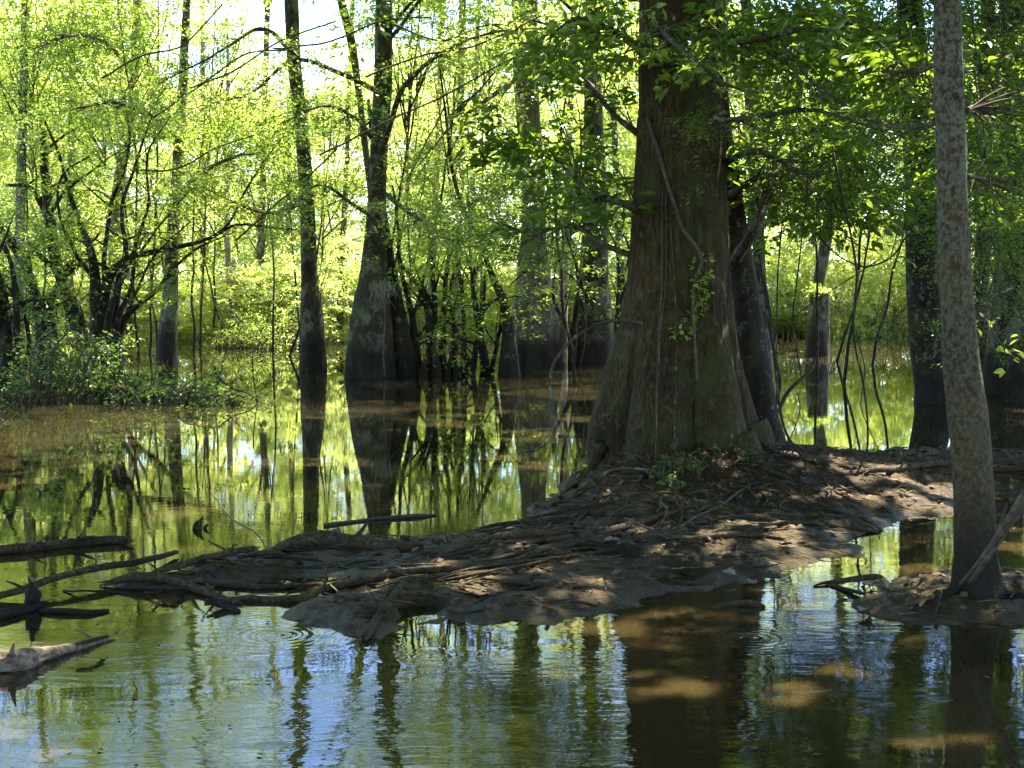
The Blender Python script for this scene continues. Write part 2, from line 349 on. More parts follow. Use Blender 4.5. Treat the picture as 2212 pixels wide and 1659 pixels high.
# ------------------------------------------------------------------ leaves
def norm(a): return a / (np.linalg.norm(a, axis=-1, keepdims=True) + 1e-9)
def leaves(rg, C, D, S, n, L, ratio=0.5, droop=0.15, spread=0.45, flat=0.35, tb=0.5, tv=0.25, fold=False, order=False):
    """C centres, D directions, S lengths of sprays; n leaves on each"""
    m = len(C)
    t = rg.random((m, n))
    if order: t = (np.arange(n)[None, :] + 0.5 * rg.random((m, n))) / n
    u = rg.uniform(-1, 1, (m, n))
    if order: u = np.where(np.arange(n)[None, :] % 2, 1, -1) * 0.05
    u = u * (1.05 - 0.7 * t) * spread * S[:, None]
    D = norm(D); N = norm(rg.normal(0, flat, (m, 3)) + np.array([0, 0, 1.0])); side = norm(np.cross(D, N))
    pos = C[:, None] + D[:, None] * (t * S[:, None])[..., None] + side[:, None] * u[..., None]
    if not order: pos = pos + N[:, None] * (rg.normal(0, 0.07, (m, n)) * S[:, None])[..., None]
    pos[..., 2] -= droop * t ** 2 * S[:, None]
    sg = np.sign(u)[..., None]
    ld = norm(D[:, None] * 0.65 + side[:, None] * sg * 0.8 + rg.normal(0, 0.3, (m, n, 3)) + np.array([0, 0, -0.18]))
    ln = norm(N[:, None] + rg.normal(0, 0.45, (m, n, 3)))
    sd = norm(np.cross(ld, ln)); ln = np.cross(sd, ld)
    sz = L * rg.uniform(0.55, 1.25, (m, n))[..., None]
    tint = np.clip(tb + rg.normal(0, tv, (m, 1)) + rg.normal(0, tv * 0.5, (m, n)), 0, 1)
    if fold:
        w = sz * ratio * 0.5; up = ln * w * 0.35
        vs = [pos, pos + ld * sz * 0.28 + sd * w * 0.85 + up, pos + ld * sz * 0.65 + sd * w * 0.8 + up * 0.8, pos + ld * sz - ln * sz * 0.12, pos + ld * sz * 0.65 - sd * w * 0.8 + up * 0.8, pos + ld * sz * 0.28 - sd * w * 0.85 + up]
        V = np.stack(vs, 2).reshape(-1, 3); k = 6
        b = np.arange(m * n)[:, None] * 6
        Q = np.concatenate([b + np.array([[0, 1, 2, 3]]), b + np.array([[0, 3, 4, 5]])])
    else:
        w = sz * ratio * 0.5
        V = np.stack([pos, pos + ld * sz * 0.42 + sd * w, pos + ld * sz, pos + ld * sz * 0.42 - sd * w], 2).reshape(-1, 3); k = 4
        Q = np.arange(m * n)[:, None] * 4 + np.array([[0, 1, 2, 3]])
    return V, Q, np.repeat(tint.ravel(), k)

def crown_points(rg, rx, ry, rz, clumps, per, sig, hollow=0.35):
    c = norm(rg.normal(0, 1, (clumps, 3))) * (rg.uniform(hollow, 1, (clumps, 1)) ** 0.6)
    w = rg.uniform(0.5, 1.6, clumps); cnt = np.maximum(1, (per * w).astype(int))
    C = np.repeat(c, cnt, 0) * np.array([rx, ry, rz]) + rg.normal(0, 1, (cnt.sum(), 3)) * np.array([sig, sig, sig * 0.55])
    D = norm(C * np.array([1, 1, 0.4]) + rg.normal(0, 1.2, C.shape) * np.array([1, 1, 0.25]) * max(rx, ry) * 0.6)
    return c * np.array([rx, ry, rz]), C, D, np.repeat(rg.normal(0, 0.16, clumps), cnt)
def crown_mesh(name, seed, rx, ry, rz, clumps, per, n, L, mat, ratio=0.5, sig=0.5, S=(0.35, 0.8), hollow=0.35, tb=0.5):
    rg = np.random.default_rng(seed)
    cl, C, D, ct = crown_points(rg, rx, ry, rz, clumps, per, sig, hollow)
    V, Q, t = leaves(rg, C, D, rg.uniform(*S, len(C)), n, L, ratio, tb=tb, tv=.36)
    t = np.clip(t + np.repeat(ct, n * 4), 0, 1)
    return mesh(name, V, Q, mat, t, smooth=False), cl

# ------------------------------------------------------------------ mud bank height field
def W(poly): return np.array([ground(x, y)[:2] for x, y in poly])
MAIN = W([(585, 1196), (640, 1168), (700, 1152), (800, 1166), (930, 1168), (1000, 1150), (1070, 1138), (1130, 1122), (1165, 1098), (1225, 1062), (1262, 1030),
          (1290, 985), (1380, 955), (1560, 950), (1680, 965), (1760, 996), (1850, 1012), (1950, 1000), (2070, 990), (2240, 985), (2500, 975), (2900, 1000), (2700, 1050), (2400, 1062), (2212, 1066), (2110, 1062),
          (2060, 1085), (2045, 1108), (1965, 1110), (1905, 1138), (1835, 1160), (1862, 1180), (1850, 1200), (1770, 1205), (1705, 1220), (1675, 1245), (1600, 1262), (1500, 1275), (1400, 1290), (1345, 1310),
          (1290, 1328), (1180, 1350), (1120, 1336), (1050, 1342), (960, 1330), (900, 1345), (840, 1362), (800, 1392), (750, 1370), (700, 1352), (610, 1335), (640, 1305), (700, 1290), (690, 1270),
          (740, 1258), (690, 1248), (610, 1240), (540, 1250), (430, 1262), (380, 1245), (410, 1225), (520, 1205)])
ISLET = W([(1835, 1312), (1875, 1285), (1860, 1268), (1900, 1250), (1960, 1245), (2050, 1235), (2140, 1238), (2240, 1245), (2500, 1250), (2600, 1330), (2400, 1365), (2212, 1352), (2050, 1350), (1960, 1345), (1890, 1328)])
SPIT = W([(215, 1262), (300, 1243), (380, 1240), (470, 1262), (380, 1275), (300, 1272)])
def sdf(X, Y, poly):
    d = np.full(X.shape, 1e9); inside = np.zeros(X.shape, bool)
    for i in range(len(poly)):
        ax, ay = poly[i]; bx, by = poly[(i + 1) % len(poly)]
        ex, ey = bx - ax, by - ay
        t = np.clip(((X - ax) * ex + (Y - ay) * ey) / (ex * ex + ey * ey + 1e-12), 0, 1)
        d = np.minimum(d, np.hypot(X - ax - ex * t, Y - ay - ey * t))
        c = ((ay > Y) != (by > Y)) & (X < (bx - ax) * (Y - ay) / (by - ay + 1e-12) + ax)
        inside ^= c
    return np.where(inside, d, -d)
def height(X, Y):
    X = np.asarray(X, float); Y = np.asarray(Y, float)
    n = fbm(X * 1.3, Y * 1.3, 4, 2); nf = fbm(X * 7, Y * 7, 4, 8); ng = fbm(X * 22, Y * 22, 3, 12)
    d1 = sdf(X, Y, MAIN) + n * 0.30 + nf * 0.22; d2 = sdf(X, Y, ISLET) + nf * 0.16; d3 = sdf(X, Y, SPIT) + nf * 0.05
    def pro(d, top, k): return np.where(d > 0, top * (1 - np.exp(-np.maximum(d, 0) / k)), np.maximum(d * 0.45, -0.35))
    z = np.maximum(np.maximum(pro(d1, 0.085, 0.40), pro(d2, 0.10, 0.28)), pro(d3, 0.05, 0.2))
    r = np.hypot((X - T1[0]) * 0.8, Y - T1[1] + 0.15)
    inn = np.clip(d1 / 0.5, 0, 1)
    z = z + 0.26 * np.exp(-(r / 1.15) ** 2) * inn + 0.10 * np.exp(-(((X - 3.6) / 1.8) ** 2 + ((Y - 12.2) / 0.8) ** 2)) * inn
    low_ = np.clip((fbm(X * 2.2 + 5, Y * 3.4, 3, 44) - 0.08) * 5, 0, 1) * np.clip((r - 1.6) / 0.8, 0, 1) * np.clip(d1 * 4, 0, 1)
    z = z - 0.085 * low_
    rel = np.clip(z / 0.05 + 0.3, 0.1, 1)
    return z + (n * 0.08 + nf * 0.055 + ng * 0.022) * rel
def onbank(px, py, up=0.0):              # point of the photograph lying on the mud or the water
    z = 0.05
    for _ in range(14):
        p = ground(px, py, z + up); z = 0.5 * z + 0.5 * max(0.0, float(height(p[0], p[1])))
    p = ground(px, py, z + up); return p
x0, x1, y0, y1 = -4.6, 8.0, 5.2, 16.0; st = 0.03
gx = np.arange(x0, x1, st); gy = np.arange(y0, y1, st); GX, GY = np.meshgrid(gx, gy)
GZ = height(GX, GY)
nx, ny = len(gx), len(gy); ii = (np.arange(ny - 1)[:, None] * nx + np.arange(nx - 1)[None, :]).ravel()
keep = np.maximum.reduce([GZ.ravel()[ii], GZ.ravel()[ii + 1], GZ.ravel()[ii + nx], GZ.ravel()[ii + nx + 1]]) > -0.12
Q = np.stack([ii, ii + 1, ii + nx + 1, ii + nx], 1)[keep]
used = np.unique(Q); remap = np.full(nx * ny, -1); remap[used] = np.arange(len(used))
VV = np.stack([GX.ravel(), GY.ravel(), GZ.ravel()], 1)[used]
tag(link('mud_bank', mesh('mud_bank', VV, remap[Q], MUD)), kind='structure')

# water, lake bed side and far ground
def sheet(name, pts, z, mat):
    me = mesh(name, [(x, y, z) for x, y in pts], [[0, 1, 2, 3]], mat, smooth=False); return tag(link(name, me), kind='structure')
sheet('water', [(-150, -40), (150, -40), (150, 60), (-150, 60)], 0.0, WATER)
sheet('ground', [(-900, -900), (900, -900), (900, 1500), (-900, 1500)], -0.5, FLOOR)
gx = np.arange(-40, 40.1, 0.25); gy = np.concatenate([np.arange(33, 60, 0.25), [70, 120, 300]])
GX, GY = np.meshgrid(gx, gy)
shore = 37.3 + 1.6 * fbm(GX * 0.35, GX * 0, 3, 31) * 2 + np.where(GX > 5.5, 3.0, 0) * np.clip((GX - 5.5), 0, 1)
GZ = np.clip((GY - shore) * 0.25, -0.3, 0.5) + fbm(GX * 1.2, GY * 1.2, 3, 6) * 0.12
GX2 = np.where(GY > 65, GX * (1 + (GY - 65) / 20), GX)
nx, ny = len(gx), len(gy); ii = (np.arange(ny - 1)[:, None] * nx + np.arange(nx - 1)[None, :]).ravel()
tag(link('far_bank', mesh('far_bank', np.stack([GX2.ravel(), GY.ravel(), GZ.ravel()], 1), np.stack([ii, ii + 1, ii + nx + 1, ii + nx], 1), FLOOR)), kind='structure')

# ------------------------------------------------------------------ crown library
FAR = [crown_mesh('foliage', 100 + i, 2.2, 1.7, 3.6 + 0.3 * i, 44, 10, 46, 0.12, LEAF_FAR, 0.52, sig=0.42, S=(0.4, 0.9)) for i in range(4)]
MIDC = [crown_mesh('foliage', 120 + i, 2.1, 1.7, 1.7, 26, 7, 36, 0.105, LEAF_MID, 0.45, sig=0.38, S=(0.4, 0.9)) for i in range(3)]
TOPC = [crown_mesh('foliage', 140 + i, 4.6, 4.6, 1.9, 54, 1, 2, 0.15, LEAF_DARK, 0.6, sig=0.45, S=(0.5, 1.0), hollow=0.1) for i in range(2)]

def canopy(root, centre, scale, seed, mat=None, n=32):
    rg = np.random.default_rng(seed); sc = np.array(scale)
    cl, C, D, ct = crown_points(rg, 4.6, 4.6, 1.9, 70, 16, 0.5, 0.1)
    V, Q, t = leaves(rg, C * sc + centre, D, rg.uniform(.5, 1.0, len(C)), n, 0.165, 0.65)
    V, Q, t = carve(V, Q, t, 4)
    return link('foliage', mesh('foliage', V - root_world(root), Q, mat or LEAF_DARK, t, smooth=False), root), cl

def limbs_to(acc, base, targets, r0, rg, sides=5):
    for t in list(targets)[:8]:
        base0 = base; base = base0 - np.array([0, 0, rg.uniform(0, 1.3)])
        mid = base * 0.45 + t * 0.55 + np.array([0, 0, -0.12 * np.linalg.norm(t - base)]) + rg.normal(0, 0.12, 3)
        acc.tube([base, mid, t], [r0, r0 * 0.55, r0 * 0.15], sides, 0.3, wob=0.22, seed=int(rg.integers(99)), cap=False); base = base0

# ------------------------------------------------------------------ trees from traced trunks
def traced_trunk(profile, Y, H, sides, step, seed, flute=None, k=5, rough=0.06, base_z=-0.25, topscale=0.6):
    pts = []; rad = []
    prof = sorted(profile, key=lambda p: -p[0])
    for (py, xl, xr) in prof:
        p = at((xl + xr) / 2.0, py, Y); pts.append(p); rad.append((xr - xl) / 2.0 * Y / F)
    b = pts[0].copy(); b[2] = base_z
    if b[2] < pts[0][2] - 0.02: pts.insert(0, b); rad.insert(0, rad[0] * 1.05)
    top = pts[-1]; d = top - pts[-min(3, len(pts))]; d = d / max(d[2], 0.2); d[0] = np.clip(d[0], -0.12, 0.12); d[1] = 0
    if H > top[2] + 0.5:
        q = top + d * (H - top[2]); pts.append(top * 0.5 + q * 0.5); rad.append(rad[-1] * (0.5 + 0.5 * topscale)); pts.append(q); rad.append(rad[-1] * topscale * 0.8)
    return pts, rad

def tree(name, label, cat, profile, Y, H, mat, sides=14, step=0.12, seed=1, flute=None, k=5, rough=0.07, group=None, crown=None, crown_scale=(1, 1, 1), base_z=-0.25, ridge=0.0, rf=2.2):
    pts, rad = traced_trunk(profile, Y, H, sides, step, seed, base_z=base_z)
    loc = np.array([pts[0][0], Y, max(0, base_z)])
    root = empty(name, loc, label, cat, group)
    a = Acc(); P, r = a.tube(pts, rad, sides, step, wob=0.02, rough=rough, seed=seed, flute=flute, k=k, ridge=ridge, rf=rf)
    build(a, 'trunk', mat, root)
    if crown is not None:
        top = P[-1]; me, cl = crown; rg = np.random.default_rng(seed)
        b = Acc(); tg = [top + np.array([0, 0, 0.3]) + c * np.array(crown_scale) * 0.9 for c in cl[:14]]
        limbs_to(b, top - np.array([0, 0, 1.0]), tg, r[-1] * 0.7, rg); build(b, 'branches', mat, root)
        if me.name.startswith('foliage') and any(crown is q for q in TOPC):
            canopy(root, top + np.array([0, 0, 0.3]), crown_scale, seed); return root, P, r
        f = link('foliage', me, root, top + np.array([0, 0, 0.3]) - loc); f.scale = crown_scale; f.rotation_euler = (0, 0, seed * 1.7)
    root['_top'] = 0; del root['_top']
    return root, P, r

def bough(root, pts, rad, width, nspray, nleaf, L, mat, seed, wood=None, ratio=0.45, start=0.2, S=(0.3, 0.7), droop=0.2, thick=0.18, fold=False, tb=0.5, order=False, name='limb', sides=6, spread=0.45, twigs=True):
    """a limb with side twigs and leaf sprays; the foliage is the limb's child"""
    rg = np.random.default_rng(seed); wood = wood or TWIG
    a = Acc(); P, r = a.tube(pts, rad, sides, 0.1, wob=0.06, rough=0.08, seed=seed)
    n = len(P); T = norm(np.gradient(P, axis=0))
    idx = (start + (1 - start) * rg.random(nspray) ** 0.8) * (n - 1); idx = idx.astype(int)
    base = P[idx]; dirs = norm(T[idx] * rg.uniform(0.2, 1, (nspray, 1)) + norm(np.cross(T[idx], [0, 0, 1.0])) * rg.choice([-1, 1], (nspray, 1)) * rg.uniform(0.3, 1.0, (nspray, 1)) + rg.normal(0, 0.12, (nspray, 3)))
    reach = rg.uniform(0, 1, nspray) * width * (1.15 - 0.6 * idx / n)
    C = base + dirs * reach[:, None] + np.stack([np.zeros(nspray), np.zeros(nspray), rg.normal(0, thick, nspray) - 0.1 * reach], 1)
    if twigs:
        for q in range(0, nspray, 2):
            a.tube([base[q], base[q] * 0.5 + C[q] * 0.5 + [0, 0, 0.04 * reach[q]], C[q], C[q] + dirs[q] * 0.12], [max(0.004, r[idx[q]] * 0.35), 0.004, 0.003, 0.002], 4, 0.15, wob=0.03, seed=q, cap=False)
    o = build(a, name, wood, root)
    V, Q, t = leaves(rg, C, dirs, rg.uniform(*S, nspray), nleaf, L, ratio, droop=droop, fold=fold, tb=tb, order=order, spread=spread)
    V, Q, t = carve(V, Q, t, 6 if fold else 4)
    V = V - root_world(o)
    link('foliage', mesh('foliage', V, Q, mat, t, smooth=False), o)
    return P, r

def wl(h, a, p=2.0):                      # fluting grows towards the waterline
    return lambda z: a * np.clip(1 - z / h, 0, 1) ** p

# main cypress
T1Y = float(T1[1])
prof1 = [(0, 1385, 1560), (200, 1385, 1560), (400, 1374, 1566), (600, 1362, 1576), (700, 1347, 1588), (800, 1318, 1603), (880, 1292, 1622), (940, 1276, 1640), (1000, 1280, 1668), (1040, 1272, 1690)]
cy, P1, r1 = tree('cypress_tree', 'massive ridged cypress with a swollen fluted base standing on the mud bank', 'tree', prof1, T1Y, 9.5, BARK_BIG, 420, 0.022, 3, ridge=0.011,
                  flute=lambda z: 0.085 + 0.30 * np.clip(1 - z / 1.5, 0, 1) ** 1.2, k=6, rough=0.05, crown=TOPC[0], crown_scale=(1.15, 1.15, 1.0), base_z=0.0)
# buttress roots
for i, path in enumerate([[(1300, 960, 34), (1275, 1020, 26), (1235, 1055, 14), (1190, 1085, 6)], [(1420, 980, 40), (1440, 1030, 26), (1470, 1055, 10)], [(1560, 940, 40), (1610, 990, 26), (1650, 1010, 16), (1700, 1030, 8)],
                          [(1610, 930, 26), (1660, 975, 20), (1710, 990, 14), (1790, 1005, 7)], [(1500, 950, 30), (1530, 1000, 20), (1555, 1035, 10)]]):
    a = Acc(); pts = [at(path[0][0], path[0][1], T1Y - 0.28 + 0.05 * i)] + [onbank(x, y, 0.01) for x, y, w in path[1:]]
    a.tube(pts, [w * 0.5 * 10 / F for x, y, w in path], 10, 0.04, rough=0.12, seed=i + 3); build(a, 'root', BARK_BIG, cy)

# lichen tree on the right islet
T2Y = float(T2[1])
prof2 = [(0, 2018, 2074), (150, 2019, 2080), (300, 2022, 2086), (450, 2026, 2090), (600, 2030, 2098), (800, 2038, 2116), (900, 2047, 2132), (1000, 2055, 2142), (1100, 2060, 2147), (1200, 2062, 2153), (1262, 2056, 2166), (1285, 2046, 2180)]
lt, P2, r2 = tree('lichen_tree', 'slender foreground tree mottled with pale lichen above a dark wet base', 'tree', prof2, T2Y, 7.5, BARK_LICHEN, 48, 0.03, 5,
                  flute=lambda z: 0.012 + 0.06 * np.clip(1 - z / 0.3, 0, 1), k=5, rough=0.10, rf=5.0, crown=TOPC[1], crown_scale=(0.85, 0.85, 0.8), base_z=0.0)
for i, path in enumerate([[(2075, 1262, 22), (2035, 1290, 14), (2000, 1300, 8), (1960, 1312, 4)], [(2140, 1265, 20), (2190, 1285, 12), (2240, 1290, 6)]]):
    a = Acc(); pts = [at(path[0][0], path[0][1], T2Y - 0.05)] + [onbank(x, y, 0.005) for x, y, w in path[1:]]
    a.tube(pts, [w * 0.5 * T2Y / F for x, y, w in path], 8, 0.03, rough=0.12, seed=i + 9); build(a, 'root', BARK_DARK, lt)

mid = []
def T(*a, **k):
    r = tree(*a, **k); mid.append(r); return r
leanr = T('leaning_tree', 'dark leaning trunk close behind the right side of the massive cypress', 'tree', [(0, 1520, 1560), (300, 1540, 1582), (420, 1556, 1602), (600, 1572, 1632), (700, 1582, 1650), (800, 1590, 1668), (900, 1604, 1682), (960, 1606, 1700)], T1Y + 0.9, 8, BARK_DARK, 30, 0.06, 7, flute=wl(1.2, 0.15), k=5, crown=TOPC[1], crown_scale=(0.7, 0.7, 0.7))
dk = T('swamp_tree', 'near-black thick trunk standing in water directly behind the lichen tree', 'tree', [(0, 1938, 1990), (200, 1945, 2010), (400, 1955, 2025), (600, 1958, 2030), (750, 1966, 2042), (850, 1976, 2062), (872, 1972, 2070)], 19.0, 10, BARK_DARK, 26, 0.1, 8, flute=wl(1.0, 0.12), k=5, crown=TOPC[0], crown_scale=(1.0, 1.0, 1))
ta = T('swamp_tree', 'narrow dark trunk leaning right, just right of the lichen tree', 'tree', [(0, 2120, 2150), (400, 2112, 2140), (700, 2102, 2134), (820, 2096, 2150)], 22.5, 11, BARK_DARK, 16, 0.15, 9, flute=wl(1.2, 0.2))
tb = T('swamp_tree', 'broad brown trunk at the right edge of the picture', 'tree', [(0, 2160, 2215), (350, 2158, 2215), (600, 2148, 2225), (760, 2132, 2240), (850, 2118, 2260)], 20.5, 10, BARK_MID, 22, 0.12, 10, flute=wl(1.4, 0.25), k=7, crown=TOPC[1], crown_scale=(1.0, 1.0, 1))
t790 = T('tupelo_tree', 'tall grey tupelo with a bottle-shaped base and dark waterline, left of centre', 'tree', [(0, 812, 848), (200, 806, 846), (300, 800, 838), (400, 797, 834), (500, 789, 833), (600, 775, 836), (700, 754, 846), (760, 747, 852), (812, 743, 856)], 24.0, 7.6, BARK_MID, 40, 0.08, 11, flute=wl(2.0, 0.10), k=5, crown=MIDC[2], crown_scale=(1.5, 1.5, 1.2))
t870 = T('tupelo_tree', 'short leaning tupelo stem sharing water with the bottle-based tupelo', 'tree', [(420, 812, 830), (500, 820, 842), (560, 828, 852), (640, 832, 868), (700, 836, 882), (760, 834, 898), (812, 834, 908)], 24.4, 4.5, BARK_DARK, 24, 0.1, 12, flute=wl(1.6, 0.18), k=5)
t675 = T('tupelo_tree', 'straight speckled trunk with a bulging black base left of the bottle-based tupelo', 'tree', [(0, 614, 644), (100, 618, 648), (300, 638, 668), (450, 648, 680), (600, 650, 686), (700, 648, 700), (800, 646, 708)], 25.6, 9.5, BARK_MID, 30, 0.1, 13, flute=wl(1.0, 0.05), k=3, crown=MIDC[2], crown_scale=(1.4, 1.4, 1.2))
t365 = T('tupelo_tree', 'grey spotted trunk with a gently flared foot in the left of the open water', 'tree', [(0, 396, 412), (200, 384, 404), (400, 369, 392), (550, 358, 386), (650, 350, 384), (720, 342, 383), (775, 338, 384)], 29.0, 9.5, BARK_MID, 24, 0.1, 14, flute=wl(0.8, 0.05), k=5, crown=MIDC[2], crown_scale=(1.4, 1.4, 1.2))
t240 = T('tupelo_tree', 'pale grey trunk leaning behind the dark many-stemmed clump', 'tree', [(0, 288, 306), (180, 280, 300), (450, 238, 262), (600, 234, 262), (700, 228, 266), (762, 222, 272)], 31.0, 13, BARK_PALE, 20, 0.15, 15, flute=wl(0.8, 0.1))
t1155 = T('cypress_tree', 'wide fluted cypress base in the shade behind the thicket, pale trunk above', 'tree', [(0, 1105, 1160), (150, 1108, 1162), (440, 1128, 1176), (520, 1124, 1180), (600, 1115, 1190), (700, 1103, 1204), (788, 1092, 1216)], 27.0, 8.8, BARK_PALE, 56, 0.08, 16, flute=wl(2.6, 0.30, 1.2), k=9, crown=MIDC[1], crown_scale=(1.6, 1.6, 1.2))
t1285 = T('tupelo_tree', 'stout tupelo with a square-shouldered base, left of the massive cypress', 'tree', [(200, 1262, 1300), (420, 1260, 1310), (600, 1250, 1314), (640, 1241, 1318), (700, 1236, 1322), (782, 1230, 1328)], 27.4, 8.2, BARK_MID, 34, 0.1, 17, flute=wl(1.2, 0.08), k=5, crown=MIDC[2], crown_scale=(1.5, 1.5, 1.2))
t1630 = T('tupelo_tree', 'thin grey trunk seen just right of the leaning trunk', 'tree', [(0, 1600, 1622), (300, 1612, 1636), (600, 1628, 1656), (740, 1625, 1664), (800, 1622, 1668)], 26, 12, BARK_MID, 16, 0.15, 18, flute=wl(0.8, 0.1))
t1020 = T('sapling', 'dark leaning sapling with a flared foot between thicket and fluted cypress', 'tree', [(380, 975, 983), (554, 1043, 1052), (600, 1058, 1072), (661, 1080, 1102), (720, 1084, 1112), (808, 1074, 1124)], 24.3, 5, BARK_DARK, 20, 0.1, 19, flute=wl(1.0, 0.3), k=5)
tfar = T('bent_tree', 'thin pale bent trunk on the sunny far bank', 'tree', [(300, 488, 496), (450, 483, 496), (560, 486, 500), (640, 492, 512), (700, 504, 526), (745, 506, 534)], 36.5, 8, BARK_PALE, 12, 0.2, 20)
tfarb = T('dead_snag', 'rotten brown snag beside the thin bent trunk on the far bank', 'snag', [(600, 503, 516), (640, 502, 524), (690, 504, 536), (750, 500, 545)], 36.9, 2.2, BRUSH, 14, 0.1, 21, rough=0.2)
ttl = T('slim_tree', 'slim dark trunk leaning left beside the top of the bottle-based tupelo', 'tree', [(0, 728, 746), (100, 752, 770), (200, 768, 782), (300, 780, 794), (420, 794, 808), (560, 806, 822), (790, 806, 834)], 26.2, 12, BARK_MID, 12, 0.15, 22)
for i, (x, w, Y) in enumerate([(150, 14, 33), (40, 18, 30), (560, 12, 38), (930, 12, 31), (985, 16, 34), (1215, 14, 34), (1345, 14, 33), (440, 10, 40), (735, 10, 37), (620, 8, 39), (1010, 10, 38), (280, 9, 37), (1140, 9, 36)]):
    dx = random.uniform(-30, 30); yb = 600 + 1.6 * F / Y
    tree('slender_tree', 'slender far trunk rising through the sunlit foliage of the far bank', 'tree', [(0, x + dx - w / 2, x + dx + w / 2), (300, x + dx * 0.6 - w / 2, x + dx * 0.6 + w / 2), (yb, x - w * 0.8, x + w * 0.8)], Y, 12, [BARK_MID, BARK_PALE][i % 2], 10, 0.3, 40 + i, group='slender trunks in front of the far thicket', base_z=-0.2)

# sawn-looking stump with moss top and leaning trunk rising behind it
root = empty('stump', at(1768, 768, 30.5) * [1, 1, 0], 'short broken stump in open water, sunlit down its right side', 'stump')
a = Acc(); a.tube([at(1766, 775, 30.5) - [0, 0, .2], at(1766, 740, 30.5), at(1768, 690, 30.5), at(1771, 632, 30.5)], [.27, .245, .225, .2], 28, 0.06, rough=0.09, seed=3, flute=wl(.6, .08)); build(a, 'trunk', BARK_MID, root)
V, Q, t = leaves(np.random.default_rng(5), np.repeat(at(1771, 630, 30.5)[None], 26, 0) + np.random.default_rng(6).normal(0, .1, (26, 3)) * [1, 1, .3], np.random.default_rng(7).normal(0, 1, (26, 3)), np.full(26, .25), 26, 0.06, 0.5, tb=.8)
link('moss_tuft', mesh('moss_tuft', V - root_world(root), Q, LEAF_MID, t, smooth=False), root)
T('leaning_tree', 'mottled trunk leaning right above the broken stump', 'tree', [(400, 1792, 1818), (480, 1778, 1804), (560, 1764, 1790), (640, 1752, 1776), (745, 1748, 1770)], 33.5, 9, BARK_MID, 14, 0.15, 61)

# ------------------------------------------------------------------ far thicket
def thicket_tree(x, Y, sx, sz, v, rot, zc):
    me, cl = FAR[v]; rg = np.random.default_rng(int(abs(x * 100) + Y * 7))
    root = empty('understory_tree', (x, Y, 0.1), 'yellow-green leafy understory tree in the sunlit thicket behind the water', 'tree', 'sunlit understory trees of the far thicket')
    a = Acc()
    for s in range(2):
        b = np.array([x + rg.normal(0, .15), Y + rg.normal(0, .15), -0.1])
        a.tube([b, b + [rg.normal(0, .3), rg.normal(0, .3), zc * 0.6], b + [rg.normal(0, .9), rg.normal(0, .7), zc * 1.5]], [0.06, 0.045, 0.015], 6, 0.4, wob=0.25, seed=s + int(Y), cap=False)
    build(a, 'trunk', [BARK_PALE, TWIG][v % 2], root)
    f = link('foliage', me, root, (0, 0, zc)); f.scale = (sx, sx, sz); f.rotation_euler = (0, 0, rot)
rt = np.random.default_rng(77)
for row, (Y, step, z0) in enumerate([(40.8, 2.3, 3.5), (46.6, 2.6, 4.5), (53.5, 2.9, 6.0)]):
    half = Y * 0.40 + 3
    for x in np.arange(-half, half, step):
        xx = x + rt.normal(0, 0.5); px = CX + xx / Y * F
        low = math.exp(-((px - 660) / 170) ** 2) + 0.6 * math.exp(-((px - 1030) / 70) ** 2) + 0.5 * math.exp(-((px - 380) / 60) ** 2)
        low = min(1.0, low + 0.2 * math.exp(-((px - 250) / 150) ** 2) + .35 * math.exp(-((px - 1230) / 60) ** 2) + .5 * math.exp(-((px - 1750) / 90) ** 2))
        s = (1.18 - 0.42 * low) * rt.uniform(0.92, 1.12)
        if 1650 < px < 1990 and row >= 2: s *= 0.62
        YY = Y + rt.normal(0, 0.5)
        if 1640 < px < 2000:
            if row < 1: continue
            s *= .95
        if 560 < px < 740 and row == 3 or rt.random() < 0.06: continue
        thicket_tree(xx, YY, s * rt.uniform(0.85, 1.1) * (1 + row * .07), s * (1 + 0.05 * row), int(rt.integers(4)), rt.uniform(0, 6.28), z0 * s)
# taller sparse trees behind
for i, x in enumerate(np.arange(-30, 32, 6.5)):
    px = CX + x / 52 * F
    if 520 < px < 860 or 1600 < px < 2050 or i % 2: continue
    thicket_tree(x + rt.normal(0, .8), 55 + rt.normal(0, 2), 1.3, 1.25, i % 4, i, 9.2)

for x in np.arange(-16, 16, .62):
    Y = 37.1 + rt.uniform(-.5, .6) + (3.0 if x > 5.6 else 0); me, cl = FAR[int(rt.integers(4))]; px = CX + x / Y * F
    root = empty('waterside_shrub', (x, Y, 0), 'low bright shrub leaning over the waterline of the far bank', 'shrub', 'low shrubs along the far waterline')
    a = Acc()
    for q in range(4): a.tube([(x + rt.normal(0, .1), Y, -.1), (x + rt.normal(0, .3), Y + .1, .5), (x + rt.normal(0, .6), Y + rt.normal(0, .2), 1.2)], [.025, .018, .006], 5, .2, wob=.1, seed=q, cap=False)
    build(a, 'stems', BRUSH, root); f = link('foliage', me, root, (0, 0, rt.uniform(.6, 1.5))); f.scale = (rt.uniform(.35, .6), rt.uniform(.3, .5), rt.uniform(.17, .42)); f.rotation_euler = (0, 0, rt.uniform(0, 6))
for x in (7.2, 9.0, 10.9):
    thicket_tree(x, 43.0 + rt.normal(0, .4), .7, .42, int(rt.integers(4)), x, 1.5)

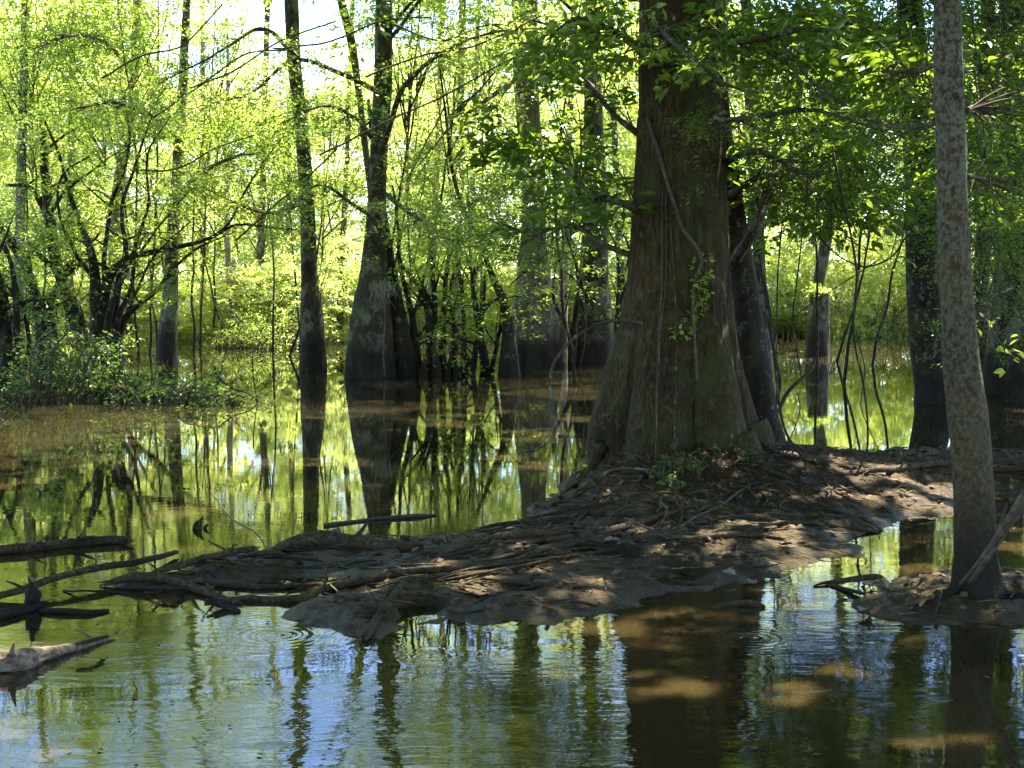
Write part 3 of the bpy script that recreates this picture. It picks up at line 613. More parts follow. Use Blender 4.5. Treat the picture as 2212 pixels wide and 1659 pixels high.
# brown undergrowth along the far bank
a = Acc(); rg = np.random.default_rng(8)
for i in range(700):
    x = rg.uniform(-17, 17); Y = 36.6 + rg.uniform(0, 2.0) + (2.8 if x > 5.8 else 0)
    b = np.array([x, Y, -0.05]); h = rg.uniform(0.3, 1.9); l = rg.normal(0, 0.45, 2)
    a.tube([b, b + [l[0] * .4, l[1] * .4, h * .6], b + [l[0], l[1] * .8, h]], [rg.uniform(.008, .028), .012, .005], 4, 0.35, wob=0.15, seed=i % 50, cap=False)
tag(build(a, 'undergrowth', BRUSH), 'tangled brown brushwood stems along the waterline of the far bank', 'undergrowth', kind='stuff')

# ------------------------------------------------------------------ many-stemmed clumps
def stems(name, label, cat, Y, base, paths, mat=BARK_DARK, group=None, extra=0, seed=0, fol=None):
    root = empty(name, at(base[0], 600 + 1.6 * F / Y, Y) * [1, 1, 0], label, cat, group)
    rg = np.random.default_rng(seed); ends = []
    for path in paths:
        a = Acc(); pts = [at(x, y, Y + rg.normal(0, .12)) for x, y, w in path]
        rad = [max(w, 2.0) * 0.5 * Y / F for x, y, w in path]
        if pts[0][2] > 0.25:
            pass
        P, r = a.tube(pts, rad, 8, 0.12, wob=0.12, rough=0.10, seed=int(rg.integers(99)))
        # side twigs
        for q in range(extra):
            i = int(rg.uniform(0.3, 0.98) * (len(P) - 1)); d = norm(np.array([rg.normal(0, 1), rg.normal(0, .7), rg.uniform(0.1, 1.2)])); Lh = rg.uniform(.4, 1.3)
            a.tube([P[i], P[i] + d * Lh * .5 + [0, 0, .05], P[i] + d * Lh + rg.normal(0, .12, 3)], [r[i] * .5, r[i] * .3, .003], 4, 0.2, wob=.06, seed=q, cap=False); ends.append(P[i] + d * Lh)
        ends.append(P[-1]); build(a, 'stem', mat, root)
    if fol:
        E = np.array(ends); C = np.repeat(E, fol[0], 0) + rg.normal(0, 1, (len(E) * fol[0], 3)) * [.32, .32, .14]
        V, Q, t = leaves(rg, C, rg.normal(0, 1, C.shape) * [1, 1, .25], rg.uniform(.3, .65, len(C)), fol[1], fol[2], .48, tb=fol[4] if len(fol) > 4 else .5)
        link('foliage', mesh('foliage', V - root_world(root), Q, fol[3], t, smooth=False), root)
    return root
stems('water_elm', 'dark many-stemmed water elm with arching limbs, left side behind the drooping bush', 'tree', 24.0, (235, 800), [
    [(215, 815, 46), (210, 714, 34), (206, 604, 24), (197, 548, 18), (173, 481, 12), (140, 380, 8), (100, 260, 5)],
    [(225, 815, 36), (222, 690, 26), (236, 600, 20), (285, 556, 15), (333, 543, 12), (400, 531, 10), (460, 511, 8), (490, 491, 6), (560, 488, 5), (640, 494, 3)],
    [(250, 815, 34), (263, 701, 20), (283, 674, 14), (333, 631, 9), (383, 571, 7), (440, 530, 5), (500, 503, 3)],
    [(240, 815, 30), (260, 674, 14), (277, 648, 10), (290, 571, 7), (333, 500, 5), (420, 400, 3)],
    [(460, 511, 7), (490, 491, 6), (520, 430, 5), (552, 370, 4), (610, 300, 3)],
    [(235, 815, 30), (252, 640, 16), (268, 540, 11), (264, 440, 8), (300, 340, 6), (330, 250, 4)],
    [(230, 815, 28), (243, 650, 14), (280, 560, 9), (322, 430, 6), (318, 345, 5), (370, 250, 3)],
    [(232, 700, 16), (225, 600, 12), (240, 440, 9), (278, 330, 6), (270, 240, 4)],
    [(206, 604, 12), (170, 560, 10), (140, 500, 7), (128, 390, 5), (190, 340, 4)],
    [(270, 690, 8), (300, 620, 6), (330, 560, 5), (420, 470, 3)]],
    extra=4, seed=2, fol=(7, 30, .075, LEAF_MID, .45))
stems('water_elm', 'second dark water elm whose thick crooked stems lean left at the picture edge', 'tree', 25.0, (110, 790), [
    [(187, 806, 34), (157, 648, 28), (133, 604, 26), (116, 544, 26), (104, 470, 24), (96, 380, 18), (95, 280, 12)],
    [(187, 740, 22), (150, 680, 16), (138, 640, 13), (120, 590, 10), (60, 520, 8)],
    [(93, 806, 36), (84, 680, 28), (67, 611, 24), (40, 550, 20), (0, 490, 14)],
    [(117, 806, 26), (117, 634, 18), (150, 590, 12), (200, 560, 9)],
    [(125, 600, 14), (160, 560, 9), (190, 545, 8)],
    [(104, 470, 14), (60, 400, 10), (10, 400, 7)], [(104, 470, 10), (150, 400, 7), (200, 370, 4), (290, 300, 3)]],
    extra=4, seed=3, fol=(7, 30, .075, LEAF_MID, .35))
stems('water_elm', 'blackish clump of stems cut by the left picture edge', 'tree', 22.5, (10, 810), [
    [(20, 825, 40), (12, 720, 30), (8, 650, 24), (-20, 560, 20)], [(30, 825, 26), (40, 700, 16), (32, 610, 12), (5, 520, 9)], [(0, 825, 30), (-10, 700, 30), (-30, 600, 22)], [(45, 825, 18), (60, 760, 12), (52, 680, 8), (30, 600, 6)]],
    extra=4, seed=4, fol=(6, 30, .075, LEAF_DARK, .5))
stems('thicket_clump', 'tangle of thin dark crooked stems in water right of the bottle-based tupelo', 'shrub', 24.6, (940, 800), [
    [(905, 812, 20), (893, 690, 14), (875, 630, 11), (864, 578, 9), (860, 501, 7), (850, 400, 4)], [(930, 812, 18), (924, 674, 13), (904, 621, 10), (874, 578, 7), (860, 540, 4)],
    [(934, 812, 20), (937, 661, 12), (930, 561, 9), (925, 470, 5)], [(950, 812, 20), (957, 661, 13), (967, 571, 9), (975, 470, 5)], [(1003, 812, 15), (1000, 661, 10), (994, 594, 8), (985, 500, 5)],
    [(1050, 812, 24), (1037, 721, 16), (1027, 661, 11), (1017, 611, 9), (1030, 584, 6), (1060, 550, 4)], [(975, 812, 16), (984, 720, 10), (970, 640, 7), (980, 590, 5)], [(1020, 812, 14), (1030, 740, 12), (1045, 650, 9), (1047, 590, 6)],
    [(1062, 805, 12), (1070, 750, 9), (1075, 716, 10), (1090, 700, 8)], [(915, 812, 15), (898, 770, 10), (905, 720, 8), (940, 690, 6), (985, 700, 5)], [(960, 812, 12), (1010, 790, 8), (1034, 735, 6)]],
    extra=5, seed=5, fol=(4, 26, .075, LEAF_MID, .5), mat=BARK_DARK)
stems('thicket_clump', 'dark forked stems between the fluted cypress and the stout tupelo', 'shrub', 26.5, (1232, 790), [
    [(1238, 792, 16), (1232, 728, 12), (1217, 694, 9), (1200, 661, 8), (1196, 600, 5)], [(1236, 792, 20), (1240, 700, 13), (1247, 628, 9), (1244, 570, 7), (1220, 500, 4)], [(1250, 792, 12), (1262, 700, 7), (1255, 600, 5)]],
    extra=4, seed=6, fol=(4, 24, .075, LEAF_MID, .5))
# knees
for i, (x, y, h, w) in enumerate([(915, 806, 60, 16), (940, 808, 90, 18), (968, 806, 55, 14), (985, 810, 40, 14), (898, 802, 50, 12), (1003, 806, 70, 14), (955, 812, 45, 12)]):
    Y = 24.2 + .12 * i; o = Acc(); p = at(x, y, Y) * [1, 1, 0]; hh = h * Y / F; ww = w * .5 * Y / F
    o.tube([p - [0, 0, .15], p + [0, 0, hh * .25], p + [.04 * (-1) ** i, 0, hh * .7], p + [.02, 0, hh]], [ww * 1.7, ww * 1.05, ww * .5, ww * .12], 14, .04, wob=.08, rough=.5, seed=i, flute=lambda z: z * 0 + .22)
    tag(build(o, 'cypress_knee', KNEE), 'reddish brown cypress knee poking out of the dark water under the thicket', 'root knee', 'cypress knees under the thicket')
# sunlit litter around right thickets between trees
for i, (x0_, x1_, Y, nm, lab) in enumerate([(1325, 1360, 28, 'shrub', 'thin leafy stems between stout tupelo and massive cypress'), (2140, 2215, 27, 'shrub', 'dark leafy stems behind the broad trunk at the right edge')]):
    rr_ = np.random.default_rng(60 + i); ps = []
    for q in range(6):
        x = rr_.uniform(x0_, x1_); ps.append([(x, 600 + 1.6 * F / Y + 3, 8), (x + rr_.normal(0, 12), 640, 6), (x + rr_.normal(0, 25), 540, 4), (x + rr_.normal(0, 40), rr_.uniform(330, 450), 3)])
    stems(nm, lab, 'shrub', Y, ((x0_ + x1_) / 2, 780), ps, extra=4, seed=30 + i, fol=(5, 26, .075, [LEAF_MID, LEAF_DARK][i], .5))

# ------------------------------------------------------------------ mid-distance leafy trees (feathered foliage in front of the sunlit wall)
def leafy(x, y, Y, sx, sz, v, lab, mat=None, cover=None):
    me, cl = MIDC[v]
    if mat is not None:
        key = (v, mat.name)
        if key not in _alt: m2 = me.copy(); m2.materials.clear(); m2.materials.append(mat); _alt[key] = m2
        me = _alt[key]
    c = at(x, y, Y); root = empty('leafy_tree', (c[0], Y, 0), lab, 'tree')
    rg = np.random.default_rng(int(x + y)); a = Acc(); b = np.array([c[0] + rg.normal(0, .6), Y + .3, -0.2])
    P, r = a.tube([b, (b + c) / 2 + rg.normal(0, .2, 3), c + [0, 0, .6 * sz]], [.028, .02, .01], 8, .15, wob=.10, seed=int(x) % 90)
    build(a, 'trunk', BARK_DARK, root); a = Acc(); limbs_to(a, c * .75 + b * .25, [c + q * [sx, sx, sz] * .9 for q in cl[:16]], .018, rg, 4); build(a, 'branches', TWIG, root)
    f = link('foliage', me, root, (0, 0, c[2])); f.scale = (sx, sx, sz); f.rotation_euler = (0, 0, x)
_alt = {}
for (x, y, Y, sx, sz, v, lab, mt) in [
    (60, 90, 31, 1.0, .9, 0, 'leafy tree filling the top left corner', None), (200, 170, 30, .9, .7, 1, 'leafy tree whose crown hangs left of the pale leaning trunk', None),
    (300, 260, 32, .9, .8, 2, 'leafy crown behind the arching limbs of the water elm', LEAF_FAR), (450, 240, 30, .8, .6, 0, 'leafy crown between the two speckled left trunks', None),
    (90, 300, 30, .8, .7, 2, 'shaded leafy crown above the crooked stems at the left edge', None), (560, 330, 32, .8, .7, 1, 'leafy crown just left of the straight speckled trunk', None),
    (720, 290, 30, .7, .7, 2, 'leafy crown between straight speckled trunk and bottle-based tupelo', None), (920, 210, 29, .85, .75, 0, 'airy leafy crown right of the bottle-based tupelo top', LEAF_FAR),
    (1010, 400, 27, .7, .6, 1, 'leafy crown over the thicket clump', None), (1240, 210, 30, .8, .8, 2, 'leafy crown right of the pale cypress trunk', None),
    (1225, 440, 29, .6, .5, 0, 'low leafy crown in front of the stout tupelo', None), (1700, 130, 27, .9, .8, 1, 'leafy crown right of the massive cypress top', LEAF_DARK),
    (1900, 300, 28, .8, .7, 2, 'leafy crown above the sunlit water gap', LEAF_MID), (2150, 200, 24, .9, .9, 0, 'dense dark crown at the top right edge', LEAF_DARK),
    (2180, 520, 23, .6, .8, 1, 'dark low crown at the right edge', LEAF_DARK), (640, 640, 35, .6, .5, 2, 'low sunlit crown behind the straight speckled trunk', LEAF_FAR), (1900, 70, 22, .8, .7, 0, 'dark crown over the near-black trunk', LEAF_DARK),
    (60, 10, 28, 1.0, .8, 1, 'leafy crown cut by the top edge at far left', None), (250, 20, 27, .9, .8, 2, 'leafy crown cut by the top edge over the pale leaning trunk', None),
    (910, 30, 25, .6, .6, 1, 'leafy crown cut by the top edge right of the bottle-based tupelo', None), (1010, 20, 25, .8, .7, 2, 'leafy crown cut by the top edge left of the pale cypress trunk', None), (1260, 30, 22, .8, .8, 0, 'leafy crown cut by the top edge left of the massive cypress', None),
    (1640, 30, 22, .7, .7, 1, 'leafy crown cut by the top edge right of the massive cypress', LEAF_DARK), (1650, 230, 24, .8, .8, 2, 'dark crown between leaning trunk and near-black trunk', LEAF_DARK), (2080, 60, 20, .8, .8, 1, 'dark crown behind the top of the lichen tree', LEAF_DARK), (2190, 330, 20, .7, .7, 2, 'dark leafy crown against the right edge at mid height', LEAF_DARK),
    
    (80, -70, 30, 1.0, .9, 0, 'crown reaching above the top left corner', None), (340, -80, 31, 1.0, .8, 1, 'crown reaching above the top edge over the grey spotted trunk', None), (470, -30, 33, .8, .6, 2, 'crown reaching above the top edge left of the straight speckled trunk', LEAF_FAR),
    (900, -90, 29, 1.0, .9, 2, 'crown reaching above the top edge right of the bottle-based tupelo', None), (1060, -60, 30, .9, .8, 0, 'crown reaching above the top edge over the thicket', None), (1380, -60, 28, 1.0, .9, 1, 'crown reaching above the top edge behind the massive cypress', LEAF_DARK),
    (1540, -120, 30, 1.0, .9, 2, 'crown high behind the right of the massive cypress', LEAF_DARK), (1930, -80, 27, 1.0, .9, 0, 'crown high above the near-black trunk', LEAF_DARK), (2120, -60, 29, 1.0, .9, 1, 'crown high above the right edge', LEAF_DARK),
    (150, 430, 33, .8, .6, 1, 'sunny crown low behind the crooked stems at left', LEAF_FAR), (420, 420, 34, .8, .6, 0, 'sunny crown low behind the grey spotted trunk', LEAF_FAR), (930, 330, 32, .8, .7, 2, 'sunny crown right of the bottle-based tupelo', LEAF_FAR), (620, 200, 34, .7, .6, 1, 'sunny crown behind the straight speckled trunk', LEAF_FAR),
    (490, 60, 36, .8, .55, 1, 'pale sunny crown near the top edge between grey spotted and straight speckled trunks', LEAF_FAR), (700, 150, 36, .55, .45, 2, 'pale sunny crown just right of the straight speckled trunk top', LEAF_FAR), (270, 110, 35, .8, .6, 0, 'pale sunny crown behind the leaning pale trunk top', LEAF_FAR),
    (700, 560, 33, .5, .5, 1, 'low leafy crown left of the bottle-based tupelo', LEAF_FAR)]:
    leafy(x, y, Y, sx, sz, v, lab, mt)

# ------------------------------------------------------------------ boughs that hang into the picture
def pb(pts):                              # [(px,py,Y)]
    return [at(x, y, Y) for x, y, Y in pts]
r790 = t790[0]; r1155 = t1155[0]; r1285 = t1285[0]; rdk = dk[0]; rtb = tb[0]; r675 = t675[0]; rta = ta[0]; rl = leanr[0]
bough(r790, pb([(822, 330, 23.8), (880, 180, 22.8), (960, 110, 22), (1060, 70, 21.5), (1180, 60, 21)]), [.05, .04, .03, .02, .008], .7, 90, 30, .06, LEAF_MID, 201, thick=.12)
bough(r790, pb([(822, 200, 23.8), (740, 160, 23), (640, 130, 22.5), (540, 200, 22), (430, 230, 21.5)]), [.05, .04, .03, .02, .008], .8, 110, 30, .06, LEAF_MID, 202, thick=.15)
bough(r790, pb([(815, 480, 23.8), (760, 440, 23), (690, 400, 22.5), (610, 470, 22)]), [.04, .03, .02, .008], .6, 70, 30, .06, LEAF_MID, 203, thick=.15)
bough(r790, pb([(835, 420, 23.8), (900, 470, 22.5), (980, 520, 21.5), (1060, 520, 21)]), [.04, .03, .02, .008], .6, 110, 34, .06, LEAF_MID, 204, thick=.15, tb=.4)
bough(r675, pb([(650, 440, 25.4), (580, 460, 24.5), (510, 440, 24), (430, 400, 23.5)]), [.04, .03, .02, .008], .6, 70, 30, .06, LEAF_MID, 205, thick=.15)
bough(r675, pb([(640, 120, 25.4), (560, 60, 24.5), (480, 110, 24), (340, 180, 23.5)]), [.05, .03, .02, .008], .8, 110, 30, .06, LEAF_MID, 206, thick=.15)
bough(r1285, pb([(1285, 330, 27), (1200, 340, 24), (1110, 400, 22), (1000, 450, 21)]), [.05, .04, .025, .008], .8, 208, 34, .065, LEAF_DARK, 207, thick=.16, tb=.75)
bough(r1155, pb([(1135, 160, 26.8), (1060, 210, 25), (960, 290, 24), (900, 360, 23.5)]), [.05, .04, .02, .008], .7, 80, 30, .065, LEAF_MID, 208, thick=.16)
# massive cypress: broad-leaved and feathery boughs
bough(cy, pb([(1400, 470, T1Y), (1350, 440, 11.3), (1270, 410, 11.6), (1180, 330, 12), (1100, 310, 12.3)]), [.035, .028, .02, .012, .005], .38, 75, 13, .11, LEAF_DARK, 210, fold=True, ratio=.42, tb=.8, thick=.14, S=(.25, .45), start=.12)
bough(cy, pb([(1395, 300, T1Y), (1340, 260, 11.5), (1280, 180, 12), (1200, 120, 12.4)]), [.03, .022, .015, .005], .32, 42, 12, .10, LEAF_DARK, 211, fold=True, ratio=.4, tb=.85, thick=.12, S=(.22, .4), start=.15)
bough(cy, pb([(1390, 560, T1Y), (1330, 540, 11.5), (1230, 490, 12), (1130, 500, 12.4), (1050, 470, 12.8)]), [.03, .022, .016, .01, .004], .42, 120, 40, .045, LEAF_DARK, 212, ratio=.32, tb=.8, thick=.12, S=(.25, .5))
bough(cy, pb([(1440, 60, T1Y - .5), (1500, 130, 9.2), (1580, 190, 9), (1680, 210, 9)]), [.02, .014, .01, .004], .2, 55, 60, .022, LEAF_DARK, 213, ratio=.22, tb=.9, thick=.05, S=(.1, .22), start=.05)
bough(cy, pb([(1560, 240, T1Y), (1640, 250, 9.6), (1740, 235, 9.4), (1850, 262, 9.2), (1960, 300, 9)]), [.022, .018, .014, .01, .004], .34, 90, 60, .026, LEAF_DARK, 214, ratio=.24, tb=.65, thick=.08, S=(.15, .32))
bough(cy, pb([(1560, 140, T1Y + .2), (1620, 60, 11), (1700, 120, 11.4), (1800, 180, 12)]), [.03, .025, .018, .006], .42, 90, 14, .10, LEAF_DARK, 215, fold=True, ratio=.45, tb=.6, thick=.2, S=(.25, .5))
bough(cy, pb([(1555, 360, T1Y + .2), (1640, 330, 11), (1740, 380, 11.4), (1840, 360, 12)]), [.03, .022, .015, .006], .45, 110, 46, .035, LEAF_DARK, 216, ratio=.3, tb=.5, thick=.14, S=(.2, .45))
bough(lt, pb([(2022, 262, T2Y), (1960, 272, 8.0), (1880, 262, 8.4), (1800, 212, 8.8), (1740, 160, 9.2), (1690, 90, 9.6)]), [.018, .016, .013, .01, .008, .004], .25, 60, 50, .026, LEAF_DARK, 220, ratio=.24, tb=.5, thick=.08, S=(.14, .3), start=.1)
bough(lt, pb([(2085, 240, T2Y), (2140, 236, 8.2), (2215, 240, 8.6), (2300, 230, 9)]), [.02, .017, .013, .006], .4, 90, 50, .028, LEAF_DARK, 221, ratio=.24, tb=.45, thick=.12, S=(.15, .32), start=.05)
bough(lt, pb([(2090, 380, T2Y), (2150, 400, 8.0), (2230, 430, 8.4)]), [.012, .009, .004], .25, 50, 46, .028, LEAF_DARK, 222, ratio=.24, tb=.6, thick=.1, S=(.12, .25), start=.1)
bough(rl, pb([(1590, 560, T1Y + .8), (1625, 490, 11.8), (1660, 410, 12), (1700, 330, 12.4), (1780, 250, 13)]), [.05, .045, .035, .025, .01], .6, 110, 16, .10, LEAF_DARK, 223, fold=True, ratio=.42, tb=.45, thick=.25, S=(.3, .5), start=.35)
bough(rdk, pb([(1985, 380, 18.8), (1920, 420, 17), (1850, 430, 16), (1770, 400, 15.5), (1700, 430, 15)]), [.05, .04, .03, .02, .008], .8, 208, 40, .05, LEAF_DARK, 224, ratio=.36, tb=.5, thick=.15)
bough(rdk, pb([(1970, 180, 18.8), (1900, 220, 17), (1820, 260, 16), (1720, 280, 15.5)]), [.05, .04, .03, .008], .8, 208, 38, .055, LEAF_DARK, 225, ratio=.4, tb=.45, thick=.22)
bough(rdk, pb([(1960, 60, 18.8), (1880, 70, 17), (1780, 50, 16), (1680, 30, 15.5)]), [.05, .04, .03, .008], .8, 208, 34, .065, LEAF_DARK, 226, ratio=.45, tb=.6, thick=.25)
bough(rtb, pb([(2185, 120, 20.3), (2130, 150, 17), (2060, 130, 15.5), (1960, 160, 15)]), [.05, .04, .03, .008], .8, 192, 34, .055, LEAF_DARK, 227, ratio=.42, tb=.4, thick=.25)
bough(rtb, pb([(2185, 420, 20.3), (2150, 480, 18), (2110, 520, 17), (2060, 500, 16.5)]), [.04, .03, .02, .008], .6, 176, 34, .05, LEAF_DARK, 228, ratio=.36, tb=.5, thick=.2)
bough(rtb, pb([(2185, 620, 20.3), (2150, 640, 16), (2120, 660, 14)]), [.03, .02, .006], .5, 112, 34, .04, LEAF_DARK, 229, ratio=.3, tb=.6, thick=.25)

bough(cy, pb([(1390, 120, T1Y), (1320, 60, 10.6), (1250, 40, 10.8), (1180, 90, 11)]), [.03, .022, .014, .005], .3, 60, 12, .10, LEAF_MID, 230, fold=True, ratio=.42, tb=.6, thick=.12, S=(.2, .4), start=.25)
bough(cy, pb([(1560, 40, T1Y), (1640, 80, 9.8), (1760, 60, 9.6), (1880, 110, 9.4)]), [.03, .022, .014, .005], .34, 80, 12, .10, LEAF_DARK, 231, fold=True, ratio=.42, tb=.75, thick=.15, S=(.2, .4))
bough(lt, pb([(2030, 140, T2Y), (1960, 150, 8.2), (1880, 150, 8.6), (1800, 120, 9)]), [.014, .011, .008, .003], .24, 60, 10, .085, LEAF_DARK, 232, fold=True, ratio=.45, tb=.7, thick=.1, S=(.15, .3))
bough(rl, pb([(1580, 420, T1Y + .8), (1650, 380, 12), (1760, 420, 12.5), (1850, 440, 13)]), [.04, .03, .02, .006], .5, 110, 14, .095, LEAF_DARK, 233, fold=True, ratio=.42, tb=.6, thick=.18, S=(.2, .45))
bough(rdk, pb([(1990, 300, 18.8), (2060, 330, 15), (2140, 350, 13.5), (2230, 340, 13)]), [.04, .03, .02, .006], .6, 150, 16, .085, LEAF_DARK, 234, fold=True, ratio=.42, tb=.5, thick=.25, S=(.2, .45))
bough(rta, pb([(2120, 60, 22.3), (2150, 40, 18), (2190, 60, 16)]), [.04, .03, .008], .8, 130, 30, .07, LEAF_DARK, 235, ratio=.42, tb=.45, thick=.3)
bough(r790, pb([(805, 300, 23.8), (760, 250, 22.5), (690, 230, 21.5), (600, 270, 21)]), [.04, .03, .02, .008], .7, 110, 30, .06, LEAF_DARK, 236, thick=.16, tb=.95)
bough(t365[0], pb([(385, 300, 28.8), (320, 250, 26), (230, 220, 24), (130, 240, 23)]), [.05, .04, .03, .008], .9, 150, 30, .065, LEAF_DARK, 237, thick=.2, tb=.95)
bough(t365[0], pb([(375, 430, 28.8), (430, 380, 26), (500, 340, 24), (560, 330, 23)]), [.05, .04, .03, .008], .8, 120, 30, .065, LEAF_DARK, 238, thick=.2, tb=.95)
bough(t240[0], pb([(285, 150, 30.8), (220, 90, 28), (140, 80, 26), (40, 120, 25)]), [.05, .04, .03, .008], 1.0, 150, 30, .07, LEAF_DARK, 239, thick=.25, tb=.95)

# off-picture neighbours that shade the bank
for i, (x, Y, s, z) in enumerate([(7.5, 14.5, 1.1, 7.6), (5.2, 8.0, .9, 7.4), (-5.8, 12.5, 1.05, 7.8), (-2.5, 3.0, .9, 7.6), (-8.8, 19, 1.15, 8.4), (10, 20.5, 1.1, 8.6), (8.5, 27, 1.1, 9.5), (-9, -2, 1.5, 6.5), (0, -7, 1.6, 6), (9, -4, 1.5, 6.5), (-14, 7, 1.5, 6), (14, 8, 1.5, 6), (5, 1.5, .9, 7.8), (-17, 16, 1.4, 6.5), (18, 18, 1.4, 6.5), (-7, -14, 1.8, 6), (9, -15, 1.8, 6)]):
    if i == 6: x = 11.5
    root = empty('swamp_tree', (x, Y, 0), 'tall shade tree standing in water beside the view', 'tree', 'shade trees beside the view'); me, cl = TOPC[i % 2]
    a = Acc(); a.tube([(x, Y, -.3), (x, Y, .6), (x + .1, Y, z * .5), (x, Y, z)], [.45, .3, .2, .12], 16, .25, rough=.08, seed=i); build(a, 'trunk', BARK_MID, root)
    canopy(root, np.array([x, Y, z + .2]), (s, s, s if Y < 3 else .85), 300 + i, n=32 if Y > 3 else 20)

# ------------------------------------------------------------------ drooping bush over the water
def bush(name, lab, x0_, x1_, ybase, Y, n, top, seed, mat=LEAF_BUSH):
    root = empty(name, at((x0_ + x1_) / 2, ybase, Y) * [1, 1, 0], lab, 'bush'); rg = np.random.default_rng(seed)
    a = Acc(); C = []; D = []
    for i in range(n):
        x = x0_ + (x1_ - x0_) * (i + rg.random()) / n; p = at(x, ybase, Y + rg.uniform(-.5, .6)); p[2] = 0.0
        rel = (x - x0_) / (x1_ - x0_); hh = top(rel) * (.35 + 1.0 * rg.random() ** 2); l = rg.uniform(-.5, .6)
        q = p + [l, rg.uniform(-.4, .4), hh]; m = p + [l * .3, 0, hh * .65]
        P, r = a.tube([p, m, q], [.016, .01, .003], 5, .1, wob=.08, seed=i, cap=False)
        for j in range(1, len(P), 1):
            if rg.random() < .8: C.append(P[j] + rg.normal(0, .05, 3)); D.append([rg.normal(0, 1), rg.normal(0, .8), rg.normal(.05, .2)])
    build(a, 'stems', TWIG, root); C = np.array(C)
    V, Q, t = leaves(rg, C, np.array(D), rg.uniform(.18, .5, len(C)), 13, .06, .45, tb=.4, tv=.35, droop=.1)
    V[:, 2] = np.where(V[:, 2] < 0.01, np.abs(V[:, 2]) * .5 + .01, V[:, 2])
    link('foliage', mesh('foliage', V - root_world(root), Q, mat, t, smooth=False), root)
bush('drooping_bush', 'low leafy bush spreading over the water at far left', 40, 270, 872, 19.3, 85, lambda r: .45 + .6 * math.sin(r * 3.0 + .3), 1)
bush('drooping_bush', 'low half-drowned leafy branches trailing right across the water', 255, 520, 868, 19.0, 80, lambda r: .38 * (1 - r) + .10, 2)
bush('drooping_bush', 'small green bush at the waterline left of the straight speckled trunk', 470, 590, 752, 33.5, 60, lambda r: .9 * math.sin(r * 3.0 + .1) + .1, 3, LEAF_MID)
bush('drooping_bush', 'leafy bush beneath the left crooked water elm', 60, 240, 790, 25.8, 70, lambda r: .9, 4, LEAF_MID)

# ------------------------------------------------------------------ wood lying on the bank and in the water
def lying(name, lab, cat, path, mat=DRIFT, sides=12, rough=.13, bury=.25, seed=0, group=None, lift=0.0, wob=0.035, thin=1.0):
    pts = []; rad = []
    for p in path:
        x, y, w = p[:3]; up = p[3] if len(p) > 3 else 0.0
        q = onbank(x, y, up); D = q[1]; r = w * .5 * D / F
        q = onbank(x, y, up + r * (1 - bury)); pts.append(q); rad.append(r)
    a = Acc(); rj = np.random.default_rng(seed + 900)
    for e_, f_ in ((-1, -2), (0, 1)):
        if rad[e_] > .012 and len(pts) > 2:
            dv = norm(pts[e_] - pts[f_])
            for q in range(4):
                o_ = rj.normal(0, .45, 3) * rad[e_] * thin; a.tube([pts[e_] - dv * .03 + o_, pts[e_] + o_ * 1.05, pts[e_] + dv * rj.uniform(.01, .05) + o_ * 1.1], [rad[e_] * thin * .55, rad[e_] * thin * .4, .002], 6, .01, wob=.004, rough=.3, seed=q, rf=14)
    if max(rad) > .02 and len(pts) > 3:
        for q in range(3):
            i_ = int(rj.integers(1, len(pts) - 1)); dv = norm(rj.normal(0, 1, 3) * [1, .6, 0] + [0, 0, .7]); l_ = rj.uniform(.04, .16)
            a.tube([pts[i_], pts[i_] + dv * l_ * .6, pts[i_] + dv * l_ + rj.normal(0, .02, 3)], [rad[i_] * .4, rad[i_] * .28, .003], 6, .02, wob=.01, rough=.3, seed=q, rf=14)
    a.tube(pts, [q * thin for q in rad], max(sides, 10), .02, wob=wob, rough=rough * 1.8, seed=seed, rf=11); o = build(a, name, mat)
    c = np.array(pts[0]); o.data.transform(__import__('mathutils').Matrix.Translation(Vector(-c))); o.location = tuple(c)
    return tag(o, lab, cat, group)
lying('log', 'thick grey log half sunk along the back left of the mud bank', 'log', [(585, 1196, 14), (630, 1176, 34), (690, 1166, 44), (760, 1172, 38), (850, 1180, 26), (905, 1182, 14)], seed=1, sides=20, bury=.5)
lying('root', 'long brown root running from the cypress foot down across the mud to the left water', 'root', [(1460, 1108, 8), (1400, 1124, 15), (1320, 1148, 15), (1250, 1172, 16), (1160, 1196, 16), (1080, 1217, 17), (1010, 1228, 15), (900, 1238, 15), (800, 1252, 18), (740, 1262, 20), (700, 1272, 18), (660, 1288, 18), (600, 1294, 17), (520, 1294, 14), (440, 1300, 8)], seed=2, wob=.05)
lying('root', 'short forked root lying just below the long brown root', 'root', [(1120, 1224, 8), (1060, 1236, 16), (980, 1244, 16), (880, 1252, 13), (820, 1264, 8)], seed=3, wob=.04)
lying('root', 'dark root arching beneath the cypress mound towards the grey log', 'root', [(1240, 1150, 10), (1160, 1152, 22), (1090, 1158, 20), (1020, 1176, 14), (960, 1196, 7)], seed=4, wob=.04)
lying('branch', 'dead branch pointing at the viewer from the near edge of the mud bank', 'branch', [(872, 1258, 11, .03), (850, 1285, 13, .02), (820, 1325, 15), (790, 1372, 22)], seed=5)
lying('branch', 'dark branch lying on mud right of centre beneath sun flecks', 'branch', [(1040, 1250, 6), (1090, 1254, 10), (1160, 1262, 13), (1210, 1268, 7)], seed=6)
lying('root', 'thick dark root bulging on the shaded right part of the mud bank', 'root', [(1440, 1180, 12), (1490, 1168, 15), (1560, 1158, 14), (1640, 1158, 12), (1700, 1166, 8)], seed=7, wob=.04)
lying('root', 'thin root curving near the channel on the right of the bank', 'root', [(1600, 1150, 6), (1690, 1130, 8), (1760, 1134, 9), (1850, 1142, 7), (1900, 1150, 4)], seed=8, wob=.04)
